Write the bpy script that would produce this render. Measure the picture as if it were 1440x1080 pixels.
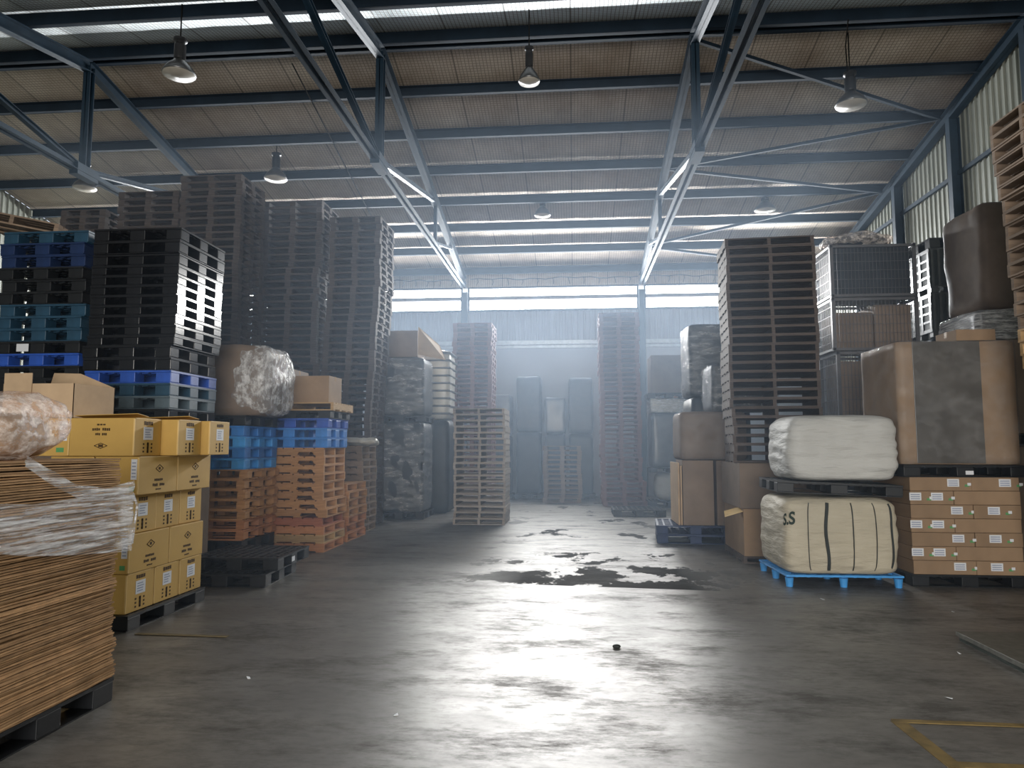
import bpy, bmesh, math, random
from mathutils import Vector, Matrix, noise

# ------------------------------------------------------------------ scene, camera, light
for o in list(bpy.data.objects): bpy.data.objects.remove(o)
SC = bpy.context.scene
COL = SC.collection
RND = random.Random(7)
PI = math.pi

cam_d = bpy.data.cameras.new('camera'); cam = bpy.data.objects.new('camera', cam_d); COL.objects.link(cam)
cam_d.sensor_width = 36.0; cam_d.lens = 36.0 * 1000.0 / 1440.0; cam_d.clip_start = 0.05; cam_d.clip_end = 200
cam.location = (0, 0, 1.65); cam.rotation_euler = (PI / 2 + 0.087, 0, 0.086)
SC.camera = cam
SC.view_settings.view_transform = 'Standard'; SC.view_settings.look = 'None'
SC.view_settings.exposure = 0.25; SC.view_settings.gamma = 1.0; SC.view_settings.use_curve_mapping = False

WINDOW_GLOW = 9.0          # the daylit clerestory panes of the back wall
WINDOW_POWER = 680.0       # skylight falling through each of those windows, slanting down into the hall
DOOR_POWER = 900.0          # overcast daylight through the open front doorway (behind the camera)
HAZE_DENSITY = 0.017

world = bpy.data.worlds.new('world'); SC.world = world; world.use_nodes = True
bg = world.node_tree.nodes['Background']; bg.inputs[0].default_value = (0.75, 0.85, 1.0, 1); bg.inputs[1].default_value = 1.0
SC.cycles.use_denoising = True
SC.cycles.max_bounces = 7; SC.cycles.diffuse_bounces = 4; SC.cycles.glossy_bounces = 3
SC.cycles.transparent_max_bounces = 12; SC.cycles.volume_bounces = 1; SC.cycles.transmission_bounces = 3
SC.cycles.sample_clamp_indirect = 6.0
SC.cycles.caustics_reflective = False; SC.cycles.caustics_refractive = False

def area(name, loc, rot, sx, sy, power, color):
    l = bpy.data.lights.new(name, 'AREA'); l.shape = 'RECTANGLE'; l.size = sx; l.size_y = sy
    l.energy = power; l.color = color
    o = bpy.data.objects.new(name, l); COL.objects.link(o); o.location = loc; o.rotation_euler = rot
    return o
# daylight standing in the front doorway, shining down the aisle (+Y)
area('doorway_daylight', (-0.2, -6.62, 2.6), (PI / 2, 0, 0), 9.4, 5.1, DOOR_POWER, (1.0, 0.95, 0.87)).data.spread = math.radians(150)
for wx in (-12.7, -6.695, -0.685, 5.29):
    area('window_daylight', (wx, 23.72, 6.68), (-PI / 2 + math.radians(15), 0, 0), 5.5, 0.62, WINDOW_POWER, (0.95, 0.98, 1.0)).data.spread = math.radians(125)

# ------------------------------------------------------------------ materials
def new_mat(name):
    m = bpy.data.materials.new(name); m.use_nodes = True
    nt = m.node_tree; nt.nodes.clear()
    out = nt.nodes.new('ShaderNodeOutputMaterial')
    return m, nt, out

def N(nt, kind, **kw):
    n = nt.nodes.new(kind)
    for k, v in kw.items():
        if k in n.inputs: n.inputs[k].default_value = v
        else: setattr(n, k, v)
    return n

def ramp(nt, fac, stops):
    r = nt.nodes.new('ShaderNodeValToRGB'); e = r.color_ramp.elements
    while len(e) < len(stops): e.new(0.5)
    for i, (p, c) in enumerate(stops):
        e[i].position = p; e[i].color = c if len(c) == 4 else (*c, 1)
    nt.links.new(fac, r.inputs[0]); return r.outputs[0]

def mix(nt, fac, a, b, mode='MIX'):
    m = nt.nodes.new('ShaderNodeMix'); m.data_type = 'RGBA'; m.blend_type = mode
    for s, v in ((m.inputs[0], fac), (m.inputs[6], a), (m.inputs[7], b)):
        if hasattr(v, 'links'): nt.links.new(v, s)
        elif isinstance(v, (int, float)): s.default_value = v
        else: s.default_value = (*v, 1) if len(v) == 3 else v
    return m.outputs[2]

def math_n(nt, op, a, b=0.0):
    m = nt.nodes.new('ShaderNodeMath'); m.operation = op
    for s, v in ((m.inputs[0], a), (m.inputs[1], b)):
        if hasattr(v, 'links'): nt.links.new(v, s)
        else: s.default_value = v
    return m.outputs[0]

def coords(nt, scale=(1, 1, 1), kind='Object', rot=(0, 0, 0)):
    tc = nt.nodes.new('ShaderNodeTexCoord'); mp = nt.nodes.new('ShaderNodeMapping')
    mp.inputs['Scale'].default_value = scale; mp.inputs['Rotation'].default_value = rot
    nt.links.new(tc.outputs[kind], mp.inputs['Vector']); return mp.outputs[0]

def noise_n(nt, vec, scale=5.0, detail=4.0, rough=0.55):
    n = nt.nodes.new('ShaderNodeTexNoise'); n.inputs['Scale'].default_value = scale
    n.inputs['Detail'].default_value = detail; n.inputs['Roughness'].default_value = rough
    nt.links.new(vec, n.inputs['Vector']); return n.outputs['Fac']

def bump(nt, h, strength=0.3, dist=0.02):
    b = nt.nodes.new('ShaderNodeBump'); b.inputs['Strength'].default_value = strength
    b.inputs['Distance'].default_value = dist; nt.links.new(h, b.inputs['Height']); return b.outputs[0]

def principled(nt, out, color, rough=0.6, metal=0.0, spec=0.5, normal=None):
    p = nt.nodes.new('ShaderNodeBsdfPrincipled')
    for s, v in ((p.inputs['Base Color'], color), (p.inputs['Roughness'], rough), (p.inputs['Metallic'], metal)):
        if hasattr(v, 'links'): nt.links.new(v, s)
        elif isinstance(v, (int, float)): s.default_value = v
        else: s.default_value = (*v, 1)
    p.inputs['Specular IOR Level'].default_value = spec
    if normal is not None: nt.links.new(normal, p.inputs['Normal'])
    nt.links.new(p.outputs[0], out.inputs['Surface']); return p

def obj_random(nt):
    return nt.nodes.new('ShaderNodeObjectInfo').outputs['Random']

def simple(name, color, rough=0.6, metal=0.0, spec=0.5, vary=0.12, nscale=6.0, bumpy=0.0, per_object=0.0):
    m, nt, out = new_mat(name)
    v = coords(nt)
    n = noise_n(nt, v, nscale, 5.0)
    lo = tuple(c * (1 - vary) for c in color); hi = tuple(min(1, c * (1 + vary)) for c in color)
    c = ramp(nt, n, [(0.3, lo), (0.7, hi)])
    if per_object:
        f = math_n(nt, 'MULTIPLY_ADD', obj_random(nt), per_object); f.node.inputs[2].default_value = 1 - per_object * 0.5
        c = mix(nt, 1.0, c, f, 'MULTIPLY')
    nr = bump(nt, n, bumpy, 0.02) if bumpy else None
    principled(nt, out, c, rough, metal, spec, nr)
    return m

def wood(name, a, b, rough=0.8, per_object=0.35, spec=0.3):
    m, nt, out = new_mat(name)
    v = coords(nt, (1.6, 1.6, 22))
    w = coords(nt, (3.0, 3.0, 3.0))
    n1 = noise_n(nt, v, 3.0, 6.0, 0.6); n2 = noise_n(nt, w, 1.6, 3.0)
    c = ramp(nt, n1, [(0.3, a), (0.72, b)])
    c = mix(nt, math_n(nt, 'MULTIPLY', n2, 0.35), c, tuple(x * 0.55 for x in a))
    f = math_n(nt, 'MULTIPLY_ADD', obj_random(nt), per_object); f.node.inputs[2].default_value = 1 - per_object * 0.5
    c = mix(nt, 1.0, c, f, 'MULTIPLY')
    principled(nt, out, c, rough, 0, spec, bump(nt, n1, 0.25, 0.006))
    return m

M = {}
M['steel_blue'] = simple('blue_painted_steel', (0.010, 0.028, 0.048), 0.55, 0.0, 0.35, 0.25, 3.0)
M['steel_dark'] = simple('dark_blue_purlin_paint', (0.010, 0.021, 0.035), 0.75, 0.0, 0.25, 0.3, 2.0)
M['galv'] = simple('galvanised_steel', (0.35, 0.37, 0.38), 0.4, 0.8, 0.5, 0.15, 9.0)
M['wood_grey'] = wood('weathered_grey_wood', (0.060, 0.046, 0.041), (0.145, 0.115, 0.10))
M['wood_old'] = wood('worn_dusty_wood', (0.17, 0.12, 0.085), (0.34, 0.25, 0.18))
M['wood_dusty'] = wood('dusty_pale_grey_wood', (0.27, 0.225, 0.19), (0.46, 0.40, 0.35))
M['wood_orange'] = wood('fresh_orange_pine', (0.38, 0.185, 0.075), (0.62, 0.34, 0.15), 0.75, 0.3)
M['wood_red'] = wood('reddish_wood', (0.30, 0.095, 0.05), (0.46, 0.17, 0.09), 0.75, 0.2)
M['wood_pink'] = wood('rosy_pine', (0.42, 0.17, 0.075), (0.62, 0.29, 0.13), 0.75, 0.2)
M['wood_pale'] = wood('pale_yellow_pine', (0.42, 0.26, 0.12), (0.64, 0.43, 0.22), 0.75, 0.3)
M['wood_wine'] = wood('wine_red_worn_wood', (0.13, 0.06, 0.055), (0.25, 0.12, 0.10), 0.8, 0.2)
M['black_plastic'] = simple('black_pallet_plastic', (0.010, 0.011, 0.013), 0.48, 0, 0.35, 0.3, 8.0, 0.08)
M['black_gloss'] = simple('glossy_black_plastic', (0.010, 0.010, 0.012), 0.16, 0, 0.5, 0.3, 8.0, 0.05)
M['blue_plastic'] = simple('royal_blue_plastic', (0.022, 0.085, 0.42), 0.38, 0, 0.5, 0.2, 7.0, 0.06)
M['light_blue_plastic'] = simple('light_blue_plastic', (0.06, 0.34, 0.80), 0.45, 0, 0.5, 0.2, 7.0, 0.06)
M['mid_blue_plastic'] = simple('mid_blue_plastic', (0.035, 0.20, 0.58), 0.45, 0, 0.5, 0.2, 7.0, 0.06)
M['teal_plastic'] = simple('dusty_teal_plastic', (0.015, 0.056, 0.10), 0.42, 0, 0.5, 0.25, 7.0, 0.06)
M['grey_plastic'] = simple('grey_teal_plastic', (0.09, 0.13, 0.16), 0.45, 0, 0.5, 0.2, 7.0, 0.06)
M['navy_plastic'] = simple('dark_navy_plastic', (0.010, 0.026, 0.085), 0.55, 0, 0.3, 0.25, 7.0, 0.06)
M['cardboard'] = simple('brown_cardboard', (0.30, 0.202, 0.125), 0.75, 0, 0.25, 0.12, 4.0, 0.04, 0.2)
M['cardboard_dark'] = simple('dull_brown_cardboard', (0.20, 0.15, 0.115), 0.72, 0, 0.3, 0.16, 3.0, 0.05, 0.2)
M['cardboard_pale'] = simple('pale_cardboard', (0.46, 0.33, 0.21), 0.75, 0, 0.25, 0.12, 4.0, 0.04, 0.2)
M['carton_yellow'] = simple('mustard_yellow_carton', (0.55, 0.345, 0.095), 0.6, 0, 0.35, 0.07, 3.0, 0.03, 0.12)
M['sheet'] = simple('flattened_carton_board', (0.37, 0.225, 0.115), 0.8, 0, 0.2, 0.25, 9.0, 0.1, 0.55)
M['paper_white'] = simple('white_paper_label', (0.72, 0.74, 0.78), 0.6, 0, 0.3, 0.04)
M['paper_print'] = simple('blue_grey_print', (0.30, 0.34, 0.46), 0.6, 0, 0.3, 0.1)
M['paper_green'] = simple('green_print', (0.10, 0.32, 0.12), 0.6, 0, 0.3, 0.1)
M['ink'] = simple('dark_ink', (0.075, 0.045, 0.02), 0.7, 0, 0.2, 0.2, 60.0)
M['ink_green'] = simple('dark_green_stencil_ink', (0.02, 0.035, 0.025), 0.7, 0, 0.2, 0.2, 60.0)
M['tape'] = simple('brown_packing_tape', (0.40, 0.255, 0.13), 0.25, 0, 0.6, 0.06)
M['edge_tape'] = simple('worn_pale_carton_edge', (0.72, 0.50, 0.2), 0.5, 0, 0.5, 0.1)
M['bag_cream'] = None; M['bag_white'] = None
M['belt'] = simple('dark_webbing_strap', (0.03, 0.035, 0.033), 0.7, 0, 0.3, 0.2, 30)
M['dark_wrap'] = simple('dark_wrapped_goods', (0.024, 0.029, 0.036), 0.5, 0, 0.35, 0.35, 3.5, 0.2)
M['grey_wrap'] = simple('grey_wrapped_goods', (0.08, 0.085, 0.09), 0.3, 0, 0.6, 0.3, 3.5, 0.2)
M['brown_wrap'] = simple('brown_woven_bale', (0.115, 0.085, 0.065), 0.6, 0, 0.4, 0.25, 3.5, 0.2)
M['film_dark'] = simple('dark_stretch_film_band', (0.10, 0.092, 0.082), 0.3, 0, 0.6, 0.2, 2.0)
M['white_wrap'] = simple('white_wrapped_goods', (0.55, 0.53, 0.48), 0.35, 0, 0.6, 0.15, 3.5, 0.3)
M['lamp_black'] = simple('dark_lamp_housing', (0.03, 0.03, 0.032), 0.4, 0.3, 0.5, 0.2)
M['lamp_shell'] = simple('brushed_aluminium_reflector', (0.20, 0.20, 0.20), 0.3, 0.8, 0.5, 0.1)
M['lamp_lens'] = simple('frosted_white_lens', (0.45, 0.41, 0.35), 0.25, 0, 0.6, 0.05)
M['cable'] = simple('black_cable_rubber', (0.015, 0.015, 0.015), 0.9, 0, 0.1)
M['wall_plain'] = simple('plain_painted_wall', (0.33, 0.33, 0.345), 0.7, 0, 0.3, 0.06, 0.6)
M['yellow_paint'] = simple('worn_yellow_floor_paint', (0.19, 0.13, 0.045), 0.5, 0, 0.4, 0.45, 9.0)
M['faint_paint'] = simple('faded_yellow_floor_paint', (0.15, 0.115, 0.06), 0.5, 0, 0.4, 0.45, 9.0)
M['plate'] = simple('scuffed_steel_plate', (0.12, 0.12, 0.105), 0.45, 0.3, 0.5, 0.25, 14.0, 0.15)
M['plate_edge'] = simple('dark_green_plate_edge', (0.018, 0.032, 0.026), 0.5, 0.0, 0.5, 0.25, 14.0)
M['wire'] = simple('dull_cage_wire', (0.13, 0.13, 0.14), 0.45, 0.5, 0.5, 0.15)
M['bin_rib'] = simple('highlit_black_plastic_ribs', (0.055, 0.056, 0.054), 0.25, 0, 0.5, 0.25)  # greyer than the bin body: rib highlights are put into the colour

def woven(name, c, bs=0.35):
    m, nt, out = new_mat(name)
    n1 = noise_n(nt, coords(nt, (2, 2, 9)), 1.6, 6.0, 0.6)
    n2 = noise_n(nt, coords(nt, (1.2, 1.2, 1.5)), 1.0, 3.0)
    col = ramp(nt, n2, [(0.3, tuple(x * 0.82 for x in c)), (0.7, c)])
    dirt = ramp(nt, noise_n(nt, coords(nt, (5, 5, 6)), 1.2, 5.0, 0.7), [(0.62, (0, 0, 0)), (0.78, (1, 1, 1))])
    col = mix(nt, math_n(nt, 'MULTIPLY', dirt, 0.35), col, tuple(x * 0.45 for x in c))
    principled(nt, out, col, 0.55, 0, 0.35, bump(nt, n1, bs, 0.06)); return m
M['bag_cream'] = woven('cream_woven_polypropylene', (0.56, 0.505, 0.39), 0.6)
M['bag_white'] = woven('white_woven_polypropylene', (0.58, 0.58, 0.56), 0.55)

def film(name, amount=0.5, scale=(2, 2, 14), tint=(0.92, 0.93, 0.95)):
    m, nt, out = new_mat(name)
    v = coords(nt, scale)
    n = noise_n(nt, v, 2.2, 6.0, 0.65)
    tr = nt.nodes.new('ShaderNodeBsdfTransparent'); tr.inputs[0].default_value = (*tint, 1)
    gl = nt.nodes.new('ShaderNodeBsdfPrincipled')
    gl.inputs['Base Color'].default_value = (*tint, 1); gl.inputs['Roughness'].default_value = 0.16
    gl.inputs['Specular IOR Level'].default_value = 0.9
    nt.links.new(bump(nt, n, 0.9, 0.03), gl.inputs['Normal'])
    f = ramp(nt, n, [(0.42, (amount * 0.12,) * 3), (0.68, (amount,) * 3)])
    mx = nt.nodes.new('ShaderNodeMixShader')
    nt.links.new(f, mx.inputs[0]); nt.links.new(tr.outputs[0], mx.inputs[1]); nt.links.new(gl.outputs[0], mx.inputs[2])
    nt.links.new(mx.outputs[0], out.inputs['Surface']); return m
M['film'] = film('clear_stretch_film', 0.10, (2, 2, 2.5))
M['film_heavy'] = film('crumpled_stretch_film', 0.9, (3, 1.3, 24))
M['film_crinkle'] = film('crinkled_shiny_film', 0.8, (6, 6, 4))
M['film_loose'] = film('loose_shiny_stretch_film', 0.38, (2, 2, 6))
M['film_bag'] = film('cloudy_plastic_bag', 0.85, (5, 5, 7), (0.95, 0.88, 0.84))

# concrete floor with worn coating
def make_floor_mat():
    m, nt, out = new_mat('worn_concrete')
    tc = nt.nodes.new('ShaderNodeTexCoord'); P = tc.outputs['Object']
    def mp(scale, rot=(0, 0, 0), loc=(0, 0, 0)):
        n = nt.nodes.new('ShaderNodeMapping'); n.inputs['Scale'].default_value = scale; n.inputs['Rotation'].default_value = rot
        n.inputs['Location'].default_value = loc
        nt.links.new(P, n.inputs['Vector']); return n.outputs[0]
    big = noise_n(nt, mp((0.28, 0.35, 1)), 1.0, 4.0, 0.55)
    mid = noise_n(nt, mp((1.3, 2.2, 1)), 1.2, 8.0, 0.68)
    fine = noise_n(nt, mp((7, 16, 1), (0, 0, 0.2)), 1.0, 8.0, 0.7)
    scr = noise_n(nt, mp((26, 2.2, 1), (0, 0, 0.5)), 1.0, 3.0, 0.6)
    col = ramp(nt, mid, [(0.25, (0.075, 0.071, 0.065)), (0.5, (0.135, 0.128, 0.118)), (0.75, (0.21, 0.20, 0.185))])
    col = mix(nt, math_n(nt, 'MULTIPLY', ramp(nt, fine, [(0.45, (0, 0, 0)), (0.62, (1, 1, 1))]), 0.5), col, (0.05, 0.047, 0.043))
    col = mix(nt, math_n(nt, 'MULTIPLY', ramp(nt, big, [(0.45, (0, 0, 0)), (0.65, (1, 1, 1))]), 0.35), col, (0.085, 0.062, 0.042))
    # islands of peeled dark coating across the aisle, ending on a construction joint
    sep = nt.nodes.new('ShaderNodeSeparateXYZ'); nt.links.new(P, sep.inputs[0])
    X, Y = sep.outputs[0], sep.outputs[1]
    jy = math_n(nt, 'ADD', math_n(nt, 'MULTIPLY', X, -0.09), 8.62)
    after = math_n(nt, 'GREATER_THAN', Y, jy)
    fall = nt.nodes.new('ShaderNodeMapRange'); nt.links.new(Y, fall.inputs[0])
    for i, v in ((1, 8.8), (2, 11.5), (3, 1.0), (4, 0.0)): fall.inputs[i].default_value = v
    side = nt.nodes.new('ShaderNodeMapRange'); nt.links.new(math_n(nt, 'ABSOLUTE', math_n(nt, 'SUBTRACT', X, 0.35)), side.inputs[0])
    for i, v in ((1, 1.0), (2, 2.4), (3, 1.0), (4, 0.0)): side.inputs[i].default_value = v
    isl = noise_n(nt, mp((0.95, 0.62, 1), (0, 0, 0), (3.1, 1.7, 0)), 1.25, 7.0, 0.62)
    thr = math_n(nt, 'ADD', isl, math_n(nt, 'MULTIPLY', math_n(nt, 'MULTIPLY', fall.outputs[0], side.outputs[0]), 0.14))
    island = ramp(nt, thr, [(0.585, (0, 0, 0)), (0.605, (1, 1, 1))])
    island = math_n(nt, 'MULTIPLY', math_n(nt, 'MULTIPLY', island, after), side.outputs[0])
    col = mix(nt, math_n(nt, 'MULTIPLY', island, 0.85), col, (0.014, 0.013, 0.012))
    joint = math_n(nt, 'LESS_THAN', math_n(nt, 'ABSOLUTE', math_n(nt, 'SUBTRACT', Y, jy)), 0.012)
    col = mix(nt, math_n(nt, 'MULTIPLY', joint, 0.7), col, (0.03, 0.03, 0.028))
    scratch = ramp(nt, scr, [(0.70, (0, 0, 0)), (0.74, (1, 1, 1))])
    col = mix(nt, math_n(nt, 'MULTIPLY', scratch, 0.25), col, (0.04, 0.038, 0.035))
    rough = ramp(nt, mid, [(0.3, (0.44,) * 3), (0.5, (0.40,) * 3), (0.72, (0.34,) * 3)])
    rough = mix(nt, math_n(nt, 'MULTIPLY', ramp(nt, fine, [(0.52, (0, 0, 0)), (0.70, (1, 1, 1))]), 0.5), rough, (0.55, 0.55, 0.55))
    rough = mix(nt, island, rough, (0.75, 0.75, 0.75))
    hgt = math_n(nt, 'ADD', mid, math_n(nt, 'MULTIPLY', fine, 0.5))
    p = principled(nt, out, col, rough, 0, 0.5, bump(nt, hgt, 0.16, 0.010))
    scuff = noise_n(nt, mp((0.75, 1.5, 1), (0, 0, 0.15), (5.3, 2.2, 0)), 1.3, 13.0, 0.74)
    fib = noise_n(nt, mp((9, 30, 1), (0, 0, -0.35)), 1.0, 6.0, 0.7)
    dirt = ramp(nt, math_n(nt, 'ADD', math_n(nt, 'MULTIPLY', scuff, 0.8), math_n(nt, 'MULTIPLY', fib, 0.2)), [(0.485, (0, 0, 0)), (0.60, (1, 1, 1))])
    sc = ramp(nt, dirt, [(0.0, (1.0,) * 3), (1.0, (0.12,) * 3)])
    sp = mix(nt, island, sc, (0.03, 0.03, 0.03)); nt.links.new(sp, p.inputs['Specular IOR Level'])
    nt.links.new(mix(nt, math_n(nt, 'MULTIPLY', dirt, 0.55), col, (0.055, 0.051, 0.046)), p.inputs['Base Color'])
    nt.links.new(mix(nt, math_n(nt, 'MULTIPLY', dirt, 0.6), rough, (0.6, 0.6, 0.6)), p.inputs['Roughness'])
    return m
M['floor'] = make_floor_mat()

def make_foil(name, c0, c1, r0=0.40, r1=0.58, mt=0.45):
    m, nt, out = new_mat(name)
    v = coords(nt)
    grid_a = nt.nodes.new('ShaderNodeTexWave'); grid_a.bands_direction = 'X'; grid_a.inputs['Scale'].default_value = 4.2
    grid_b = nt.nodes.new('ShaderNodeTexWave'); grid_b.bands_direction = 'Y'; grid_b.inputs['Scale'].default_value = 4.2
    for g in (grid_a, grid_b): nt.links.new(v, g.inputs['Vector']); g.inputs['Distortion'].default_value = 0.6; g.inputs['Detail'].default_value = 1.0
    wr = noise_n(nt, coords(nt, (2.6, 0.9, 1)), 2.0, 7.0, 0.65)
    lg = noise_n(nt, coords(nt, (0.5, 0.3, 1)), 1.0, 6.0, 0.7)
    ga = ramp(nt, grid_a.outputs['Fac'], [(0.0, (1, 1, 1)), (0.16, (0, 0, 0))]); gb = ramp(nt, grid_b.outputs['Fac'], [(0.0, (1, 1, 1)), (0.16, (0, 0, 0))])
    mesh = math_n(nt, 'MAXIMUM', ga, gb)
    col = ramp(nt, lg, [(0.35, c0), (0.65, c1)])
    col = mix(nt, math_n(nt, 'MULTIPLY', mesh, 0.7), col, (0.17, 0.13, 0.10))
    # seams between foil rolls laid from eave to ridge
    seam = nt.nodes.new('ShaderNodeTexWave'); seam.bands_direction = 'X'; seam.inputs['Scale'].default_value = 0.262
    nt.links.new(coords(nt), seam.inputs['Vector'])
    sm = ramp(nt, seam.outputs['Fac'], [(0.0, (1, 1, 1)), (0.004, (0, 0, 0))])
    col = mix(nt, math_n(nt, 'MULTIPLY', sm, 0.6), col, (0.10, 0.085, 0.07))
    h = math_n(nt, 'ADD', wr, math_n(nt, 'MULTIPLY', mesh, 0.25))
    rough = ramp(nt, wr, [(0.3, (r0,) * 3), (0.7, (r1,) * 3)])
    principled(nt, out, col, rough, mt, 0.5, bump(nt, h, 0.55, 0.035))
    return m
M['foil'] = make_foil('foil_roof_insulation', (0.44, 0.35, 0.27), (0.72, 0.63, 0.53), 0.42, 0.6, 0.3)
M['foil_lit'] = make_foil('window_lit_roof_insulation', (0.74, 0.80, 0.82), (0.86, 0.91, 0.92), 0.50, 0.68)  # paler copy of the foil: window light on the near slope put into colour

def make_wall_sheet():
    m, nt, out = new_mat('pale_profiled_sheet')
    n = noise_n(nt, coords(nt, (0.6, 0.6, 0.25)), 2.0, 5.0)
    c = ramp(nt, n, [(0.3, (0.25, 0.265, 0.225)), (0.7, (0.36, 0.37, 0.32))])
    principled(nt, out, c, 0.5, 0.0, 0.4); return m
M['wall_sheet'] = make_wall_sheet()
M['wall_sheet_grey'] = simple('grey_profiled_sheet', (0.22, 0.215, 0.235), 0.55, 0, 0.4, 0.1, 0.8)

def make_pane():
    m, nt, out = new_mat('daylit_clerestory_pane')
    e = nt.nodes.new('ShaderNodeEmission'); e.inputs[0].default_value = (0.97, 0.985, 1.0, 1); e.inputs[1].default_value = WINDOW_GLOW
    nt.links.new(e.outputs[0], out.inputs['Surface']); return m
M['pane'] = make_pane()

def make_haze():
    m, nt, out = new_mat('dusty_haze')
    s = nt.nodes.new('ShaderNodeVolumeScatter'); s.inputs['Color'].default_value = (0.60, 0.77, 1.0, 1)
    s.inputs['Density'].default_value = HAZE_DENSITY; s.inputs['Anisotropy'].default_value = 0.35
    nt.links.new(s.outputs[0], out.inputs['Volume']); return m
M['haze'] = make_haze()

# ------------------------------------------------------------------ mesh helpers
class MB:
    """Collects simple solids; build() links them as ONE mesh object."""
    def __init__(self): self.v = []; self.f = []; self.m = []
    def add(self, vs, fs, mi=0):
        b = len(self.v); self.v += [tuple(p) for p in vs]; self.f += [tuple(b + i for i in f) for f in fs]; self.m += [mi] * len(fs)
    def box(self, x0, y0, z0, x1, y1, z1, mi=0):
        vs = [(x0, y0, z0), (x1, y0, z0), (x1, y1, z0), (x0, y1, z0), (x0, y0, z1), (x1, y0, z1), (x1, y1, z1), (x0, y1, z1)]
        self.add(vs, [(0, 3, 2, 1), (4, 5, 6, 7), (0, 1, 5, 4), (1, 2, 6, 5), (2, 3, 7, 6), (3, 0, 4, 7)], mi); return self
    def cbox(self, cx, cy, cz, sx, sy, sz, mi=0): return self.box(cx - sx / 2, cy - sy / 2, cz - sz / 2, cx + sx / 2, cy + sy / 2, cz + sz / 2, mi)
    def bar(self, p, q, w, h, up=(0, 0, 1), mi=0):
        p, q = Vector(p), Vector(q); d = (q - p).normalized(); s = d.cross(Vector(up)).normalized(); u = s.cross(d)
        vs = [b + s * a * w / 2 + u * c * h / 2 for b in (p, q) for a, c in ((-1, -1), (1, -1), (1, 1), (-1, 1))]
        self.add(vs, [(0, 1, 2, 3), (7, 6, 5, 4), (0, 4, 5, 1), (1, 5, 6, 2), (2, 6, 7, 3), (3, 7, 4, 0)], mi); return self
    def ibeam(self, p, q, w, h, t=0.02, up=(0, 0, 1), mi=0):
        p, q = Vector(p), Vector(q); d = (q - p).normalized(); s = d.cross(Vector(up)).normalized(); u = s.cross(d)
        self.bar(p, q, t * 0.8, h, up, mi)
        o = u * (h / 2 - t / 2)
        self.bar(p + o, q + o, w, t, up, mi); self.bar(p - o, q - o, w, t, up, mi); return self
    def tube(self, pts, r, n=6, mi=0):
        pts = [Vector(p) for p in pts]; rings = []
        for i, p in enumerate(pts):
            d = (pts[min(i + 1, len(pts) - 1)] - pts[max(i - 1, 0)]).normalized()
            a = Vector((0, 0, 1)) if abs(d.z) < 0.9 else Vector((1, 0, 0))
            s = d.cross(a).normalized(); u = s.cross(d)
            rr = r[i] if isinstance(r, (list, tuple)) else r
            rings.append([p + s * math.cos(2 * PI * k / n) * rr + u * math.sin(2 * PI * k / n) * rr for k in range(n)])
        vs = [p for rg in rings for p in rg]; fs = []
        for i in range(len(rings) - 1):
            for k in range(n):
                fs.append((i * n + k, i * n + (k + 1) % n, (i + 1) * n + (k + 1) % n, (i + 1) * n + k))
        fs.append(tuple(range(n))[::-1]); fs.append(tuple((len(rings) - 1) * n + k for k in range(n)))
        self.add(vs, fs, mi); return self
    def lathe(self, prof, cx=0, cy=0, n=20, mi=0):
        vs = []; fs = []
        for r, z in prof: vs += [(cx + r * math.cos(2 * PI * k / n), cy + r * math.sin(2 * PI * k / n), z) for k in range(n)]
        for i in range(len(prof) - 1):
            for k in range(n): fs.append((i * n + k, i * n + (k + 1) % n, (i + 1) * n + (k + 1) % n, (i + 1) * n + k))
        fs.append(tuple(range(n))[::-1]); fs.append(tuple((len(prof) - 1) * n + k for k in range(n)))
        self.add(vs, fs, mi); return self
    def prism(self, poly, axis, a, b, mi=0):
        """extrude a 2D polygon (in the two other axes, in order) from a to b along axis 0/1"""
        n = len(poly)
        mk = (lambda t, p: (t, p[0], p[1])) if axis == 0 else (lambda t, p: (p[0], t, p[1]))
        vs = [mk(a, p) for p in poly] + [mk(b, p) for p in poly]
        fs = [tuple(range(n)), tuple(range(2 * n - 1, n - 1, -1))] + [(i, i + n, (i + 1) % n + n, (i + 1) % n) for i in range(n)]
        self.add(vs, fs, mi); return self
    def mesh(self, name, mats, bevel=0.0, smooth=False):
        me = bpy.data.meshes.new(name); me.from_pydata(self.v, [], self.f)
        for m in (mats if isinstance(mats, (list, tuple)) else [mats]): me.materials.append(m)
        me.polygons.foreach_set('material_index', self.m)
        bm = bmesh.new(); bm.from_mesh(me)
        bmesh.ops.recalc_face_normals(bm, faces=bm.faces)
        if bevel: bmesh.ops.bevel(bm, geom=bm.edges[:], offset=bevel, segments=2, affect='EDGES', profile=0.5)
        if smooth:
            for f in bm.faces: f.smooth = True
        bm.to_mesh(me); bm.free(); me.update(); return me
    def build(self, name, mats, parent=None, bevel=0.0, smooth=False):
        return link(name, self.mesh(name, mats, bevel, smooth), parent)

def link(name, me, parent=None):
    o = bpy.data.objects.new(name, me); COL.objects.link(o)
    if parent is not None: o.parent = parent
    return o

def tag(o, label=None, cat=None, group=None, kind=None):
    for k, v in (('label', label), ('category', cat), ('group', group), ('kind', kind)):
        if v: o[k] = v
    return o

def thing(name, label, cat, loc=(0, 0, 0), rz=0.0, group=None):
    o = bpy.data.objects.new(name, None); COL.objects.link(o); o.empty_display_size = 0.1
    o.location = loc; o.rotation_euler = (0, 0, rz)
    return tag(o, label, cat, group)

def structure(o, label=None, cat=None, group=None): return tag(o, label, cat, group, 'structure')

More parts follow.
